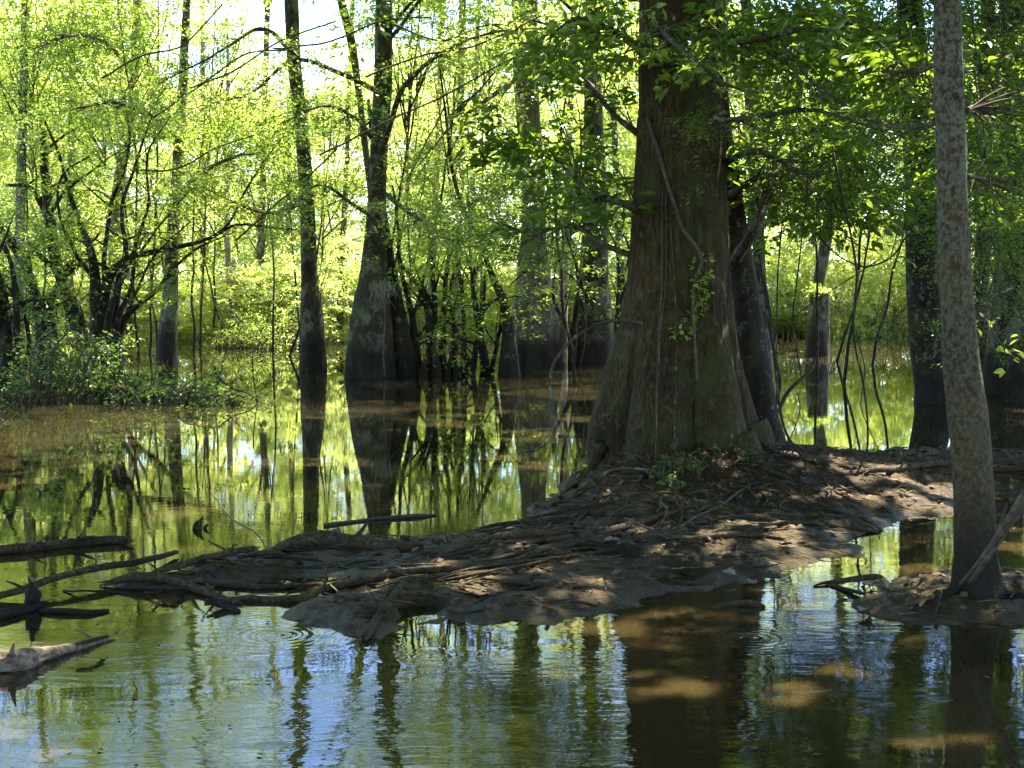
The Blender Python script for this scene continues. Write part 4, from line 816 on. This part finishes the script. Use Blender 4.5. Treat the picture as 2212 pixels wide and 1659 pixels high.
lying('branch', 'long dead branch reaching in from the left edge over the water', 'branch', [(-20, 1292, 20, .0), (50, 1272, 20, .03), (110, 1252, 18, .05), (200, 1228, 20, .06), (290, 1214, 18, .05), (345, 1200, 16, .03), (380, 1190, 13, .02)], seed=9, thin=.8, wob=.03)
lying('stump', 'small brown stub standing in water under the long left branch', 'stub', [(72, 1300, 34), (70, 1280, 30, .06), (67, 1270, 22, .09)], KNEE, seed=10, rough=.35)
lying('branch', 'forked muddy branch sloping down to the water left of the bank', 'branch', [(225, 1262, 12), (290, 1248, 26), (350, 1250, 24), (410, 1268, 22), (470, 1286, 18), (515, 1300, 12)], seed=11, thin=.8, wob=.03)
lying('branch', 'dark branch rising to a blunt end above the muddy spit', 'branch', [(320, 1242, 12), (380, 1226, 20, .02), (440, 1208, 20, .05), (500, 1194, 18, .07), (548, 1186, 16, .07)], seed=12, thin=.8, wob=.03)
lying('branch', 'thin bent branch drooping onto the mud beside the blunt dark branch', 'branch', [(540, 1197, 7, .03), (580, 1194, 11, .05), (620, 1202, 11, .03), (652, 1216, 6)], seed=13)
lying('branch', 'flat dark stick floating between the spit and the bank', 'branch', [(425, 1258, 6), (480, 1264, 12), (560, 1268, 12), (640, 1266, 11), (700, 1262, 6)], seed=14)
lying('branch', 'short broken branch end in water below the muddy fork', 'branch', [(462, 1300, 18, .02), (490, 1308, 18), (518, 1318, 9)], BARK_DARK, seed=15)
lying('log', 'dark floating log at the left edge with a pale top', 'log', [(-30, 1192, 24), (60, 1182, 26), (160, 1172, 26), (250, 1166, 24), (272, 1168, 21)], seed=16, thin=.8, bury=.3)
lying('log', 'sun-bleached log end lying in the water at the lower left edge', 'log', [(-40, 1440, 44), (40, 1428, 48), (90, 1415, 34), (150, 1400, 22), (205, 1384, 17), (232, 1376, 13)], BLEACH, seed=17, bury=.3, rough=.3, sides=16)
lying('branch', 'dark slab of bark resting along the bleached log', 'bark slab', [(165, 1392, 8, .05), (200, 1384, 10, .05), (234, 1376, 8, .04)], seed=18)
lying('log', 'low waterlogged driftwood just above the water at left', 'log', [(-20, 1330, 24), (50, 1318, 19), (90, 1304, 15)], BARK_DARK, seed=19)
lying('log', 'flat black driftwood trailing right from the waterlogged piece', 'log', [(85, 1320, 10), (140, 1320, 14), (190, 1322, 12), (232, 1318, 8)], BARK_DARK, seed=20)
lying('branch', 'slim pale stick floating behind the bank', 'stick', [(700, 1134, 8), (760, 1126, 7), (840, 1118, 8), (900, 1114, 9), (942, 1112, 4)], PALEWOOD, seed=21)
a = Acc(); p_ = ground(432, 1142, 0)
for dx, hh, ww in ((-.03, .055, .012), (.0, .075, .014), (.035, .03, .011)):
    a.tube([p_ + [dx, 0, -.05], p_ + [dx, 0, hh * .5], p_ + [dx + .02, 0, hh]], [ww * 1.3, ww, ww * .4], 10, .01, rough=.6, seed=int(hh * 999), rf=14)
tag(build(a, 'snag', DRIFT), 'small jagged snag poking from the water left of the bank', 'snag')
lying('log', 'pale-topped log along the back of the bank by the lichen tree', 'log', [(1815, 1026, 10), (1870, 1016, 13), (1950, 1008, 15), (2050, 1000, 12)], seed=23)
lying('root', 'dark roots lying across the bank behind the lichen tree', 'root', [(2100, 1010, 10), (2160, 1016, 12), (2230, 1010, 14)], seed=24)
lying('root', 'second dark root behind the lichen tree, lower one', 'root', [(2110, 1040, 8), (2160, 1034, 11), (2240, 1042, 12)], seed=25)
lying('branch', 'looped dark branch on the tip of the islet', 'branch', [(1758, 1266, 4), (1800, 1258, 10), (1850, 1250, 14, .04), (1890, 1245, 13, .06), (1912, 1256, 11, .03), (1918, 1275, 8)], seed=26, wob=.03)
lying('branch', 'dark prong under the looped branch on the islet tip', 'branch', [(1790, 1264, 5), (1830, 1274, 9), (1870, 1286, 7)], BARK_DARK, seed=27)
lying('branch', 'blunt pale root stub on the mound beside the cypress foot', 'root', [(1190, 1090, 5), (1225, 1082, 8), (1262, 1062, 6)], seed=28)
lying('log', 'mud-coated piece of wood breaking the surface below the bank', 'log', [(1540, 1312, 5), (1580, 1306, 14), (1620, 1306, 15), (1650, 1312, 6)], seed=29, bury=.6)
lying('branch', 'thin vine root crossing the mound front in a long curve', 'root', [(1450, 1160, 4), (1500, 1120, 5), (1560, 1090, 5), (1600, 1060, 5), (1640, 1040, 3)], PALEWOOD, seed=30, wob=.03)
lying('root', 'looping root around the left foot of the massive cypress', 'root', [(1285, 1048, 4), (1310, 1020, 6, .03), (1345, 1010, 6, .05), (1400, 1016, 6, .04), (1450, 1036, 5)], TWIG, seed=31)
for i in range(120):                       # small roots and sticks
    x = random.uniform(700, 1850); lo = 1110 if x > 1200 else 1190; y = random.uniform(lo, 1230 if x > 1400 else 1320)
    p = onbank(x, y)
    if height(p[0], p[1]) < .02: continue
    l = random.uniform(30, 110); s = random.uniform(-.25, .25); w = random.uniform(1.5, 6)
    lying('stick', 'small dark stick lying on the wet mud bank', 'stick', [(x - l / 2, y + s * l / 2, w * .6), (x, y + random.uniform(-4, 4), w), (x + l / 2, y - s * l / 2, w * .5)], [DRIFT, TWIG, BARK_DARK][i % 3], sides=6, seed=i + 60, group='small sticks scattered on the mud bank', wob=.04)

rs = random.Random(9)
for i in range(16):
    x = rs.uniform(120, 720); y = 1275 - (x - 120) * .08 + rs.uniform(-40, 34); l = rs.uniform(60, 200); sl = rs.uniform(-.32, .1)
    lying('stick', 'thin crooked dark stick tangled in the driftwood left of the bank', 'stick', [(x - l / 2, y - sl * l / 2, rs.uniform(3, 6)), (x - l / 6, y - sl * l / 6 + rs.uniform(-6, 6), rs.uniform(4, 8), rs.uniform(0, .05)), (x + l / 6, y + sl * l / 6 + rs.uniform(-6, 6), rs.uniform(3, 7), rs.uniform(0, .05)), (x + l / 2, y + sl * l / 2, 2.5)], [DRIFT, BARK_DARK][i % 2], sides=7, seed=i + 200, group='thin sticks tangled left of the bank', wob=.05)
for i in range(20):
    x = rs.uniform(1250, 1850); y = rs.uniform(1030, 1090); dx = (x - 1480) * rs.uniform(.1, .5); L_ = rs.uniform(30, 90)
    lying('root', 'fine root snaking down the mound from the cypress foot', 'root', [(x, y, rs.uniform(3, 7)), (x + dx * .3 + rs.uniform(-20, 20), y + L_ * .4, rs.uniform(3, 6), .01), (x + dx * .7 + rs.uniform(-20, 20), y + L_ * .7, 4, .01), (x + dx, y + L_, 2)], [TWIG, DRIFT, BARK_BIG][i % 3], sides=7, seed=i + 300, group='fine roots on the mound below the cypress', wob=.06)

for i in range(12):
    y = 1090 + i * 11 + rs.uniform(-8, 8); x = 1330 + rs.uniform(-60, 120); L_ = rs.uniform(220, 460); w_ = rs.uniform(5, 11)
    lying('root', 'long thin root trailing leftwards over the mud from the cypress', 'root', [(x, y, w_ * .7), (x - L_ * .3, y + L_ * .05 + rs.uniform(-6, 8), w_, .005), (x - L_ * .65, y + L_ * .13 + rs.uniform(-8, 8), w_ * .9, .005), (x - L_, y + L_ * .2, w_ * .4)], DRIFT, sides=9, seed=i + 400, group='long thin roots trailing left from the cypress', wob=.09)

# poles leaning on the lichen tree
for lab, path in (('longer grey pole leaning on the foot of the lichen tree', [(2230, 1035, T2Y - .7), (2160, 1150, T2Y - .55), (2100, 1230, T2Y - .4), (2072, 1262, T2Y - .35)]), ('shorter grey pole crossing the foot of the lichen tree', [(2222, 1075, T2Y - .6), (2150, 1180, T2Y - .5), (2095, 1258, T2Y - .4)])):
    a = Acc(); a.tube(pb(path), [.014, .014, .013, .01][:len(path)], 8, .05, wob=.02, rough=.1); tag(build(a, 'pole', PALEWOOD), lab, 'pole')

# ------------------------------------------------------------------ vines
def vine(lab, path, w, mat=TWIG, wob=.05, leafn=0, seed=0, name='vine', lm=None, L=.05):
    a = Acc(); P, r = a.tube(pb([(x, y, Y) for x, y, Y in path]), [w * .5 * path[0][2] / F * (1 - .3 * i / len(path)) for i in range(len(path))], 6, .04, wob=wob, rough=.1, seed=seed)
    if leafn:
        root = empty(name, P[0], lab, 'vine'); build(a, 'stem', mat, root); rg = np.random.default_rng(seed + 5)
        C = P[rg.integers(0, len(P), leafn)] + rg.normal(0, .02, (leafn, 3)); V, Q, t = leaves(rg, C, rg.normal(0, 1, C.shape) * [1, .6, .4], np.full(leafn, .08), 3, L, .6, fold=True, tb=.7)
        link('foliage', mesh('foliage', V - root_world(root), Q, lm or LEAF_DARK, t, smooth=False), root); return root
    return tag(build(a, name, mat), lab, 'vine')
def hug(x, y, off=.03):
    Y = T1Y
    for _ in range(4):
        p = at(x, y, Y); i = int(np.argmin(np.abs(P1[:, 2] - p[2]))); dx = p[0] - P1[i, 0]; rr = r1[i] * (1.0 if p[2] > 1.4 else 1.06)
        Y = P1[i, 1] - math.sqrt(max(rr * rr - dx * dx, 0.0)) - off
    return (x, y, Y)
Yt = T1Y - .45
vine('thick vine arching out from the cypress and drooping into the water', [(1395, 700, T1Y - .3), (1340, 692, T1Y - .3), (1280, 705, T1Y - .4), (1225, 742, T1Y - .5), (1193, 790, T1Y - .5), (1190, 850, T1Y - .5), (1203, 905, T1Y - .5), (1192, 948, T1Y - .5), (1165, 968, T1Y - .5), (1130, 976, T1Y - .5)], 8, TWIG, .02)
vine('pale woody vine climbing diagonally over the face of the massive cypress', [hug(x, y, .035) for x, y in ((1400, 255), (1408, 285), (1425, 335), (1438, 385), (1455, 440), (1478, 500), (1502, 530), (1516, 562), (1503, 600), (1498, 660), (1500, 740), (1506, 820))], 9, PALEWOOD, .01)
vine('leafy green vine on the right half of the cypress face', [hug(x, y) for x, y in ((1520, 560), (1508, 600), (1512, 650), (1490, 700), (1450, 720))], 3, TWIG, .04, 46, 3, lm=LEAF_MID)
vine('thin hanging vine left of centre on the cypress face', [hug(x, y) for x, y in ((1432, 400), (1428, 560), (1424, 700), (1418, 850), (1412, 1010))], 3, PALEWOOD, .03)
vine('second thin hanging vine close to the first on the cypress face', [hug(x, y) for x, y in ((1438, 420), (1436, 620), (1426, 720), (1420, 860), (1416, 990))], 2.5, TWIG, .03, 0, 4)
vine('third hanging vine in the middle of the cypress face', [hug(x, y) for x, y in ((1448, 480), (1456, 600), (1460, 760), (1458, 960), (1464, 1030))], 3, TWIG, .03, 0, 5)
vine('long hanging vine with dead leaves in front of the sunlit gap', [(1800, 330, 9.8), (1822, 440, 9.8), (1838, 520, 9.8), (1848, 600, 9.8), (1844, 700, 9.8), (1852, 760, 9.8), (1866, 830, 9.8), (1872, 920, 9.8), (1868, 980, 9.8), (1850, 1022, 9.8)], 5.5, BARK_DARK, .03)
vine('thin vine paired with the long hanging vine', [(1850, 720, 9.9), (1868, 800, 9.9), (1858, 880, 9.9), (1880, 940, 9.9), (1905, 1000, 9.9)], 2.5, BARK_DARK, .04)
vine('dark twig bundle curving down right of the leaning trunk', [(1640, 560, 10.6), (1660, 660, 10.6), (1668, 760, 10.5), (1680, 850, 10.4), (1700, 930, 10.3), (1742, 998, 10.2)], 7, BARK_DARK, .04)
vine('upright thin dark vine beside the leaning trunk', [(1690, 480, 10.7), (1678, 620, 10.7), (1676, 780, 10.6), (1674, 1000, 10.4)], 3.5, BARK_DARK, .03, 0, 8)
vine('slender dark vine between leaning trunk and broken stump', [(1745, 380, 11), (1730, 560, 11), (1716, 700, 11), (1724, 770, 11), (1736, 830, 11)], 3.5, BARK_DARK, .04, 0, 9)
vine('thin curved twig above the mound right of the leaning trunk', [(1680, 1000, 10.3), (1710, 940, 10.3), (1728, 880, 10.3), (1722, 850, 10.3)], 3, BARK_DARK, .02)
vine('mossy dead branch slanting up across the broken stump reflection', [(1670, 920, 10.4), (1700, 850, 10.6), (1735, 812, 10.8), (1752, 795, 10.9), (1760, 760, 11)], 9, BARK_DARK, .03, name='branch')
vine('long bare twig slanting over the sunlit gap', [(1900, 560, 10.5), (1840, 600, 10.5), (1760, 650, 10.5), (1700, 690, 10.5)], 2.5, BARK_DARK, .03, name='branch')
vine('arched bare twig above the sunlit gap', [(1965, 500, 12), (1920, 560, 12), (1870, 575, 12), (1800, 545, 12), (1760, 500, 12)], 4, BARK_DARK, .03, name='branch')
vine('leafy hanging vine at the upper right of the lichen tree', [(2098, 0, 7.6), (2112, 120, 7.6), (2120, 220, 7.6), (2132, 330, 7.6), (2150, 460, 7.6)], 3.5, TWIG, .03, 16, 10)
vine('bare leaning twig with new leaves at the right edge', [(2130, 690, 8.2), (2160, 740, 8.2), (2200, 780, 8.2), (2240, 800, 8.2)], 4, PALEWOOD, .02, 12, 11, lm=LEAF_MID)
vine('thin vine dangling between cypress and lichen tree tops', [(1935, 100, 9), (1945, 250, 9), (1950, 360, 9), (1944, 470, 9), (1925, 560, 9)], 3, TWIG, .03)
vine('bare twig standing in water right of the trailing branches', [(470, 815, 19), (500, 838, 19), (548, 858, 19), (560, 882, 19), (553, 915, 19)], 4, BARK_DARK, .03, name='branch')
vine('upright bare twig crossing the bare water twig', [(545, 770, 19), (548, 820, 19), (556, 870, 19)], 3, BARK_DARK, .03, name='branch')
vine('pale lichen-hung stick standing before the bottle-based tupelo', [(828, 610, 23.3), (832, 680, 23.3), (828, 740, 23.3), (832, 812, 23.3)], 5, PALEWOOD, .03, name='branch')
vine('dead limb dipping from the sapling beside the fluted cypress', [(1180, 560, 25.5), (1130, 590, 25.5), (1095, 625, 25.5), (1088, 655, 25.5)], 4, BARK_DARK, .05, name='branch')
vine('pale thin stick slanting into the water left of the bank', [(455, 1060, 8.9), (500, 1120, 8.7), (560, 1160, 8.5), (580, 1200, 8.4)], 3, PALEWOOD, .02, name='branch')
vine('low dead stick bridging to the base of the tupelo stem', [(832, 795, 23.4), (850, 780, 23.4), (868, 758, 23.4)], 3, BARK_DARK, .03, name='branch')
# bare criss-cross twigs over the upper picture
rgv = np.random.default_rng(14)
for i, (x, y, Y, ln, sl) in enumerate([(560, 120, 22, 330, -.45), (480, 180, 24, 300, -.5), (980, 100, 21, 380, -.35), (900, 230, 21, 420, -.5), (760, 70, 22, 340, -.2), (1000, 60, 22, 300, .05), (350, 90, 25, 260, -.6), (620, 420, 23, 220, -.9), (1280, 90, 14, 260, .35), (1230, 170, 13, 220, -.3), (420, 330, 24, 260, -.3)]):
    vine(['fine bare branch slanting up through the canopy foliage'][0], [(x - ln / 2, y - sl * ln / 2, Y), (x - ln / 6, y - sl * ln / 6 + rgv.normal(0, 12), Y + .2), (x + ln / 6, y + sl * ln / 6 + rgv.normal(0, 12), Y), (x + ln / 2, y + sl * ln / 2, Y - .3)], 4.5, TWIG, .08, seed=i + 3, name='branch')['group'] = 'bare branches slanting through the canopy'

# moss tuft hanging on the stick
root = empty('hanging_moss', at(828, 612, 23.25), 'pale clump of hanging moss on the stick before the bottle-based tupelo', 'moss')
a = Acc()
for i in range(60):
    p = at(828 + rgv.normal(0, 14), 612 + rgv.normal(0, 5), 23.25); a.tube([p, p + [rgv.normal(0, .03), 0, -.12], p + [rgv.normal(0, .05), 0, -rgv.uniform(.1, .35)]], [.008, .006, .002], 4, .05, wob=.03, seed=i, cap=False)
build(a, 'strands', MOSSY, root)
# orange leaf clinging to the stick
def flat_leaf(name, lab, p, L, rot, tilt, mat, group=None):
    n = 10; t = np.linspace(0, 1, n); w = np.sin(t * math.pi) ** .8 * L * .3 * (1 + .35 * np.sin(t * 19))
    V = []
    for i in range(n):
        z = .12 * L * math.sin(t[i] * 3) ; V += [(t[i] * L, w[i], z + w[i] * .35), (t[i] * L, 0, z), (t[i] * L, -w[i], z + w[i] * .25)]
    Q = []
    for i in range(n - 1):
        b = i * 3; Q += [[b, b + 3, b + 4, b + 1], [b + 1, b + 4, b + 5, b + 2]]
    o = link(name, mesh(name, V, Q, mat, smooth=True), None, p); o.rotation_euler = (tilt, random.uniform(-.3, .2), rot); return tag(o, lab, 'leaf', group)
for i, (x, y, L, lab) in enumerate([(1150, 1192, .11, 'curled pinkish dead leaf on the long brown root'), (1372, 1178, .13, 'large pale lobed dead leaf in the middle of the bank'), (1300, 1172, .12, 'brown dead leaf beside the large pale one'), (1245, 1180, .10, 'folded brown leaf above the sun flecks'),
                              (1705, 1020, .12, 'upright pale leaf on the mound right of the cypress foot'), (1720, 1050, .12, 'pale drooping leaf under the upright one'), (1560, 1235, .08, 'small pale leaf at the shaded waterline'), (1888, 1262, .09, 'pale leaf caught under the looped branch'),
                              (2035, 1245, .08, 'small tan leaf against the foot of the lichen tree'), (1880, 1320, .12, 'yellow-green leaf floating by the islet tip'), (1470, 1140, .1, 'pale curled leaf above the dark bulging root'), (1640, 1110, .1, 'flat tan leaf high on the shaded mound')]):
    flat_leaf('dead_leaf', lab, onbank(x, y, .012), L, random.uniform(0, 6), random.uniform(-.5, .5), PALELEAF if 'pale' in lab or 'yellow' in lab else DEADLEAF)
# litter as ground cover
rg = np.random.default_rng(31); n = 7500
X = rg.uniform(-1.6, 5.5, n * 3); Yy = rg.uniform(6.8, 13.5, n * 3); H = height(X, Yy); ok = (H > .03) & (rg.random(n * 3) < np.clip(H * 5, .45, 1)); X = X[ok][:n]; Yy = Yy[ok][:n]; H = H[ok][:n]; n = len(X)
ang = rg.uniform(0, 6.28, n); L = rg.uniform(.012, .075, n) ** 1.0; d = np.stack([np.cos(ang), np.sin(ang), rg.normal(0, .25, n)], 1); s = np.stack([-np.sin(ang), np.cos(ang), rg.normal(0, .35, n)], 1)
p = np.stack([X, Yy, H + .006], 1); V = np.stack([p, p + d * L[:, None] * .5 + s * L[:, None] * .3, p + d * L[:, None], p + d * L[:, None] * .5 - s * L[:, None] * .3], 1).reshape(-1, 3)
tag(link('leaf_litter', mesh('leaf_litter', V, np.arange(n)[:, None] * 4 + np.array([[0, 1, 2, 3]]), DEADLEAF, smooth=False)), 'scattered dead leaf crumbs over the mud bank', 'leaf litter', kind='stuff')
a = Acc(); rg = np.random.default_rng(41); m_ = 0
TX = rg.uniform(-1.8, 5.5, 6000); TY = rg.uniform(6.6, 13.5, 6000); TZ = height(TX, TY)
for x, y, z in zip(TX, TY, TZ):
    if z < .015 or m_ >= 900: continue
    l = rg.uniform(.03, .16); an = rg.uniform(0, 6.28); d_ = np.array([math.cos(an), math.sin(an), rg.normal(0, .12)]) * l; b = np.array([x, y, z + .006]); w_ = rg.uniform(.0015, .005)
    a.tube([b - d_, b + [0, 0, .006], b + d_], [w_, w_, w_ * .5], 4, .05, wob=.01, seed=m_ % 60, cap=False); m_ += 1
tag(build(a, 'twig_litter', TWIG), 'fine broken twigs scattered over the mud bank', 'twig litter', kind='stuff')
rg = np.random.default_rng(43); n = 900; X = rg.uniform(-5, 6, n); Yy = 4.6 + 20 * rg.random(n) ** 1.6; near_ = fbm(X * .9, Yy * .9, 3, 90) > -.02; ok = (height(X, Yy) < 0) & near_; X = X[ok]; Yy = Yy[ok]; n = len(X)
ang = rg.uniform(0, 6.28, n); L = rg.uniform(.008, .04, n); d = np.stack([np.cos(ang), np.sin(ang), ang * 0], 1); sx_ = np.stack([-np.sin(ang), np.cos(ang), ang * 0], 1); p = np.stack([X, Yy, X * 0 + .005], 1)
V = np.stack([p, p + d * L[:, None] * .5 + sx_ * L[:, None] * .3 + [0, 0, .003], p + d * L[:, None], p + d * L[:, None] * .5 - sx_ * L[:, None] * .3 + [0, 0, .003]], 1).reshape(-1, 3)
tag(link('floating_litter', mesh('floating_litter', V, np.arange(n)[:, None] * 4 + np.array([[0, 1, 2, 3]]), DEADLEAF, smooth=False)), 'tiny leaf bits floating on the water', 'floating litter', kind='stuff')
# seedlings at the cypress foot
for i, (x, y, h, lab) in enumerate([(1432, 1040, .16, 'small leafy seedling at the left of the cypress foot'), (1475, 1030, .20, 'taller leafy seedling in front of the cypress foot'), (1510, 1035, .15, 'bushy seedling near the centre of the cypress foot'), (1560, 1010, .14, 'seedling in the dark hollow of the cypress foot'), (1455, 1062, .10, 'low seedling lit by a sun fleck on the mound'), (1655, 950, .22, 'bright green broad-leaved seedling at the leaning trunk foot')]):
    b = onbank(x, y); root = empty('seedling', b, lab, 'plant'); rg = np.random.default_rng(i); a = Acc(); C = []
    for q in range(5):
        e = b + [rg.normal(0, .09), rg.normal(0, .05), h * rg.uniform(.6, 1.1)]; P, r = a.tube([b, (b + e) / 2 + [0, 0, .02], e], [.003, .0025, .0015], 4, .03, cap=False); C += [P[-1], P[-2], P[len(P) // 2]]
    build(a, 'stems', TWIG, root); C = np.array(C)
    V, Q, t = leaves(rg, C, rg.normal(0, 1, C.shape) * [1, 1, .3], np.full(len(C), .06), 3, .045 if i < 5 else .09, .4 if i < 5 else .8, fold=True, tb=.9)
    link('foliage', mesh('foliage', V - root_world(root), Q, LEAF_BUSH if i < 5 else LEAF_MID, t, smooth=False), root)

# ------------------------------------------------------------------ light
w = bpy.data.worlds.new('World'); scene.world = w; w.use_nodes = True; nt = w.node_tree
sky = nt.nodes.new('ShaderNodeTexSky'); sky.sky_type = 'NISHITA'; sky.sun_disc = False; sky.sun_elevation = SUN_EL; sky.sun_rotation = SUN_AZ
bg = nt.nodes['Background']; bg.inputs['Strength'].default_value = 0.72; sky.dust_density = 0.0; sky.ozone_density = 3.0; nt.links.new(mixc(nt, sky.outputs[0], (0.90, 0.92, 1.10), 1.0, 'MULTIPLY'), bg.inputs[0])
sd = bpy.data.lights.new('sun', 'SUN'); sd.energy = 30.0; sd.angle = R(0.5); sd.color = (1, .90, .72)
so = bpy.data.objects.new('sun', sd); COL.objects.link(so)
sv = Vector((math.sin(SUN_AZ) * math.cos(SUN_EL), math.cos(SUN_AZ) * math.cos(SUN_EL), math.sin(SUN_EL)))
so.rotation_euler = (-sv).to_track_quat('-Z', 'Y').to_euler(); so.location = (0, 0, 30)
scene.view_settings.view_transform = 'Standard'; scene.view_settings.look = 'None'; scene.view_settings.exposure = 0
scene.render.engine = 'CYCLES'
c = scene.cycles; c.max_bounces = 7; c.diffuse_bounces = 4; c.glossy_bounces = 3; c.transmission_bounces = 4; c.caustics_reflective = False; c.caustics_refractive = False
c.use_adaptive_sampling = True; c.adaptive_threshold = 0.03; c.sample_clamp_indirect = 8; c.use_denoising = True
